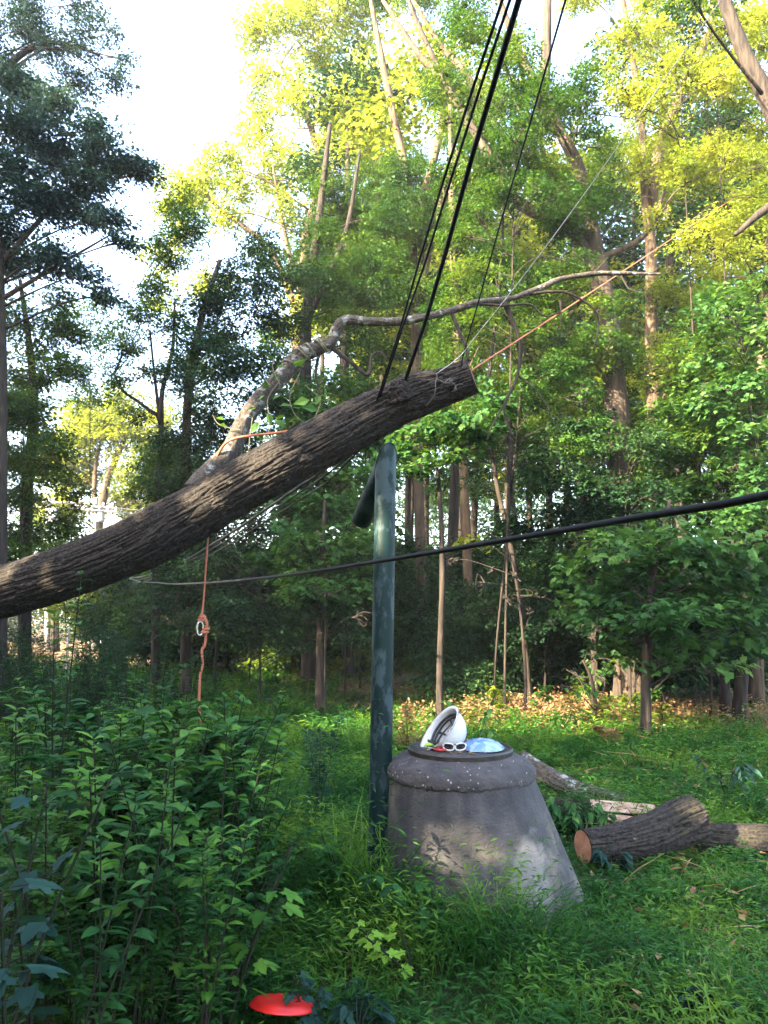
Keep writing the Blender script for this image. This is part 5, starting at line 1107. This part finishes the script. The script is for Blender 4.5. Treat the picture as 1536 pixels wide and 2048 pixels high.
for px, d, s in ((470, 4.3, .9), (350, 3.9, .85), (210, 3.7, .9), (90, 3.4, .9), (390, 4.9, .8), (280, 5.2, .9), (160, 4.5, .95), (40, 4.8, 1.0), (210, 6.5, .9), (100, 6.9, 1.0), (0, 6, 1.0), (250, 3.3, .7), (380, 3.4, .6),
                 (490, 3.7, .6), (150, 3.0, .7), (520, 4.3, .55), (150, 8, 1), (40, 8, 1), (220, 9, .9)):
    plant('b', px + rgw.uniform(-12, 12), d, s * rgw.uniform(.93, 1.05))
for i in range(46):
    d = rgw.uniform(7, 17); px = rgw.uniform(-40, 250 if d < 13 else 230); plant('c', px, d, rgw.uniform(.8, 1.15))
for px, d, s in ((300, 6.0, .92), (355, 6.6, .85), (250, 7.0, .9)): plant('d', px, d, s)
for px, d, s in ((10, 2.25, .98), (-50, 2.6, 1.05), (70, 2.9, .8)): plant('e', px, d, s)
for i in range(22): d = rgw.uniform(2.8, 5.5); plant('f', rgw.uniform(-20, 470), d, rgw.uniform(.6, 1.15))
for i in range(20): d = rgw.uniform(3.0, 6.0); plant('g', rgw.uniform(-20, 480), d, rgw.uniform(.65, 1.1))
for px, d, s_ in ((330, 4.4, 1.4), (400, 4.6, 1.25), (240, 4.8, 1.5)): plant('h', px, d, s_)
for px, d, s_ in ((320, 3.9, 1.08), (400, 4.2, 1.05), (470, 4.1, .85), (250, 4.0, 1.05)): plant('b', px, d, s_)
for i in range(14): d = rgw.uniform(3.0, 5.5); plant('h', rgw.uniform(60, 500), d, rgw.uniform(.6, 1.1))
w_ = weed('tall_weed', 'tall lone weed with two arching leafy tips in front of the log at far left', 'weed', 1.85, 'whorl', 260, 'weed'); p = G(95, 4.3); w_.location = p
w_ = weed('sapling', 'dark twiggy sapling with few leaves standing at the left before the pole', 'sapling', 2.0, 'wispy', 261, 'dark', None, brown_m); p = G(130, 7.5); w_.location = p
w_ = weed('hazy_weed', 'lone pale flowering weed with a thin dark stalk left of the vent pipe', 'weed', .85, 'wispy', 262, 'bluish', None, brown_m); w_.location = G(636, 5.6); w_.scale = (.75, .75, 1)
for px, d, H, kd, lf, lab, nm in ((618, 3.25, .17, 'lobed', 'bluish', 'small bluish plant with lobed leaves overlapping the red disc', 'seedling'),
    (715, 3.15, .20, 'clump', 'bluish', 'low plant with long pale bluish leaves at the bottom edge right of the red disc', 'seedling'),
    (832, 3.6, .26, 'lobed', 'lime', 'lime green seedling with broad bright leaves right of the red disc', 'seedling'),
    (952, 7.2, .95, 'clump', 'maple', 'leafy bent sapling with drooping leaves just behind the white hard hat', 'sapling'),
    (1455, 6.9, .42, 'clump', 'bluish', 'cut spray of pale broad leaves lying in the grass near the right edge', 'leafy branch'),
    (1145, 5.75, .34, 'clump', 'weed', 'bunch of rounded green leaves between the manhole and the split logs', 'leafy branch'),
    (1180, 5.7, .30, 'clump', 'maple', 'second bunch of green leaves in front of the split logs, nearer the orange sawn face', 'leafy branch'),
    (1225, 4.95, .16, 'clump', 'bluish', 'few silvery leaves fallen in the grass before the short bent log', 'leafy branch'),
    (1425, 3.2, .14, 'clump', 'bluish', 'pale leaf sprig at the bottom right corner of the grass', 'leafy branch'),
    (770, 4.1, .34, 'clump', 'weed', 'tuft of broad grassy leaves in front of the foot of the vent pipe', 'plant'),
    (872, 4.0, .2, 'whorl', 'weed', 'slim weed rising in front of the pale patch of the manhole', 'weed'),
    (690, 4.3, .40, 'whorl', 'weed', 'slim upright weed in the grass left of the vent pipe foot', 'weed'),
    (815, 8.6, .55, 'wispy', 'dry', 'withered brownish weed between the vent pipe and the hard hat', 'weed'),
    (1235, 9.0, .3, 'wispy', 'dry', 'heap of dry twiggy stalks in the grass behind the split logs', 'brushwood')):
    o = weed(nm.replace(' ', '_'), lab, nm, H, kd, int(px), lf); q = G(px, d); q[2] = gz(q[0], q[1]); o.location = q
# small lit plants and tufts on the bright forest floor
fp = [weed('forest_plant', 'small yellow green plant on the sunlit strip at the edge of the wood', 'plant', .38, 'bushy', 300 + v, ('yellow', 'lush')[v], 'plants on the sunlit strip') for v in range(2)]
for i in range(20):
    px = rgw.uniform(930, 1330); d = rgw.uniform(10.2, 13.4); q = G(px, d); q[2] = gz(q[0], q[1])
    if i < 2: fp[i].location = q
    else: dup(fp[i % 2], q, rgw.uniform(0, 6.28), rgw.uniform(.6, 1.2))

# ------------------------------------------------------------------ air
def haze():
    m = bpy.data.materials.new('haze_air'); m.use_nodes = True; nt = m.node_tree; nt.nodes.clear(); out = nt.nodes.new('ShaderNodeOutputMaterial')
    v = nt.nodes.new('ShaderNodeVolumePrincipled'); v.inputs['Color'].default_value = (.97, .98, 1, 1); v.inputs['Density'].default_value = HAZE; v.inputs['Anisotropy'].default_value = .2
    nt.links.new(v.outputs[0], out.inputs['Volume'])
    mb = MB(); box(mb, (0, 200, 16.5), (1300, 1080, 35.5)); o = mb.obj('haze', m); tag(o, kind='stuff')
HAZE = .0007
haze()
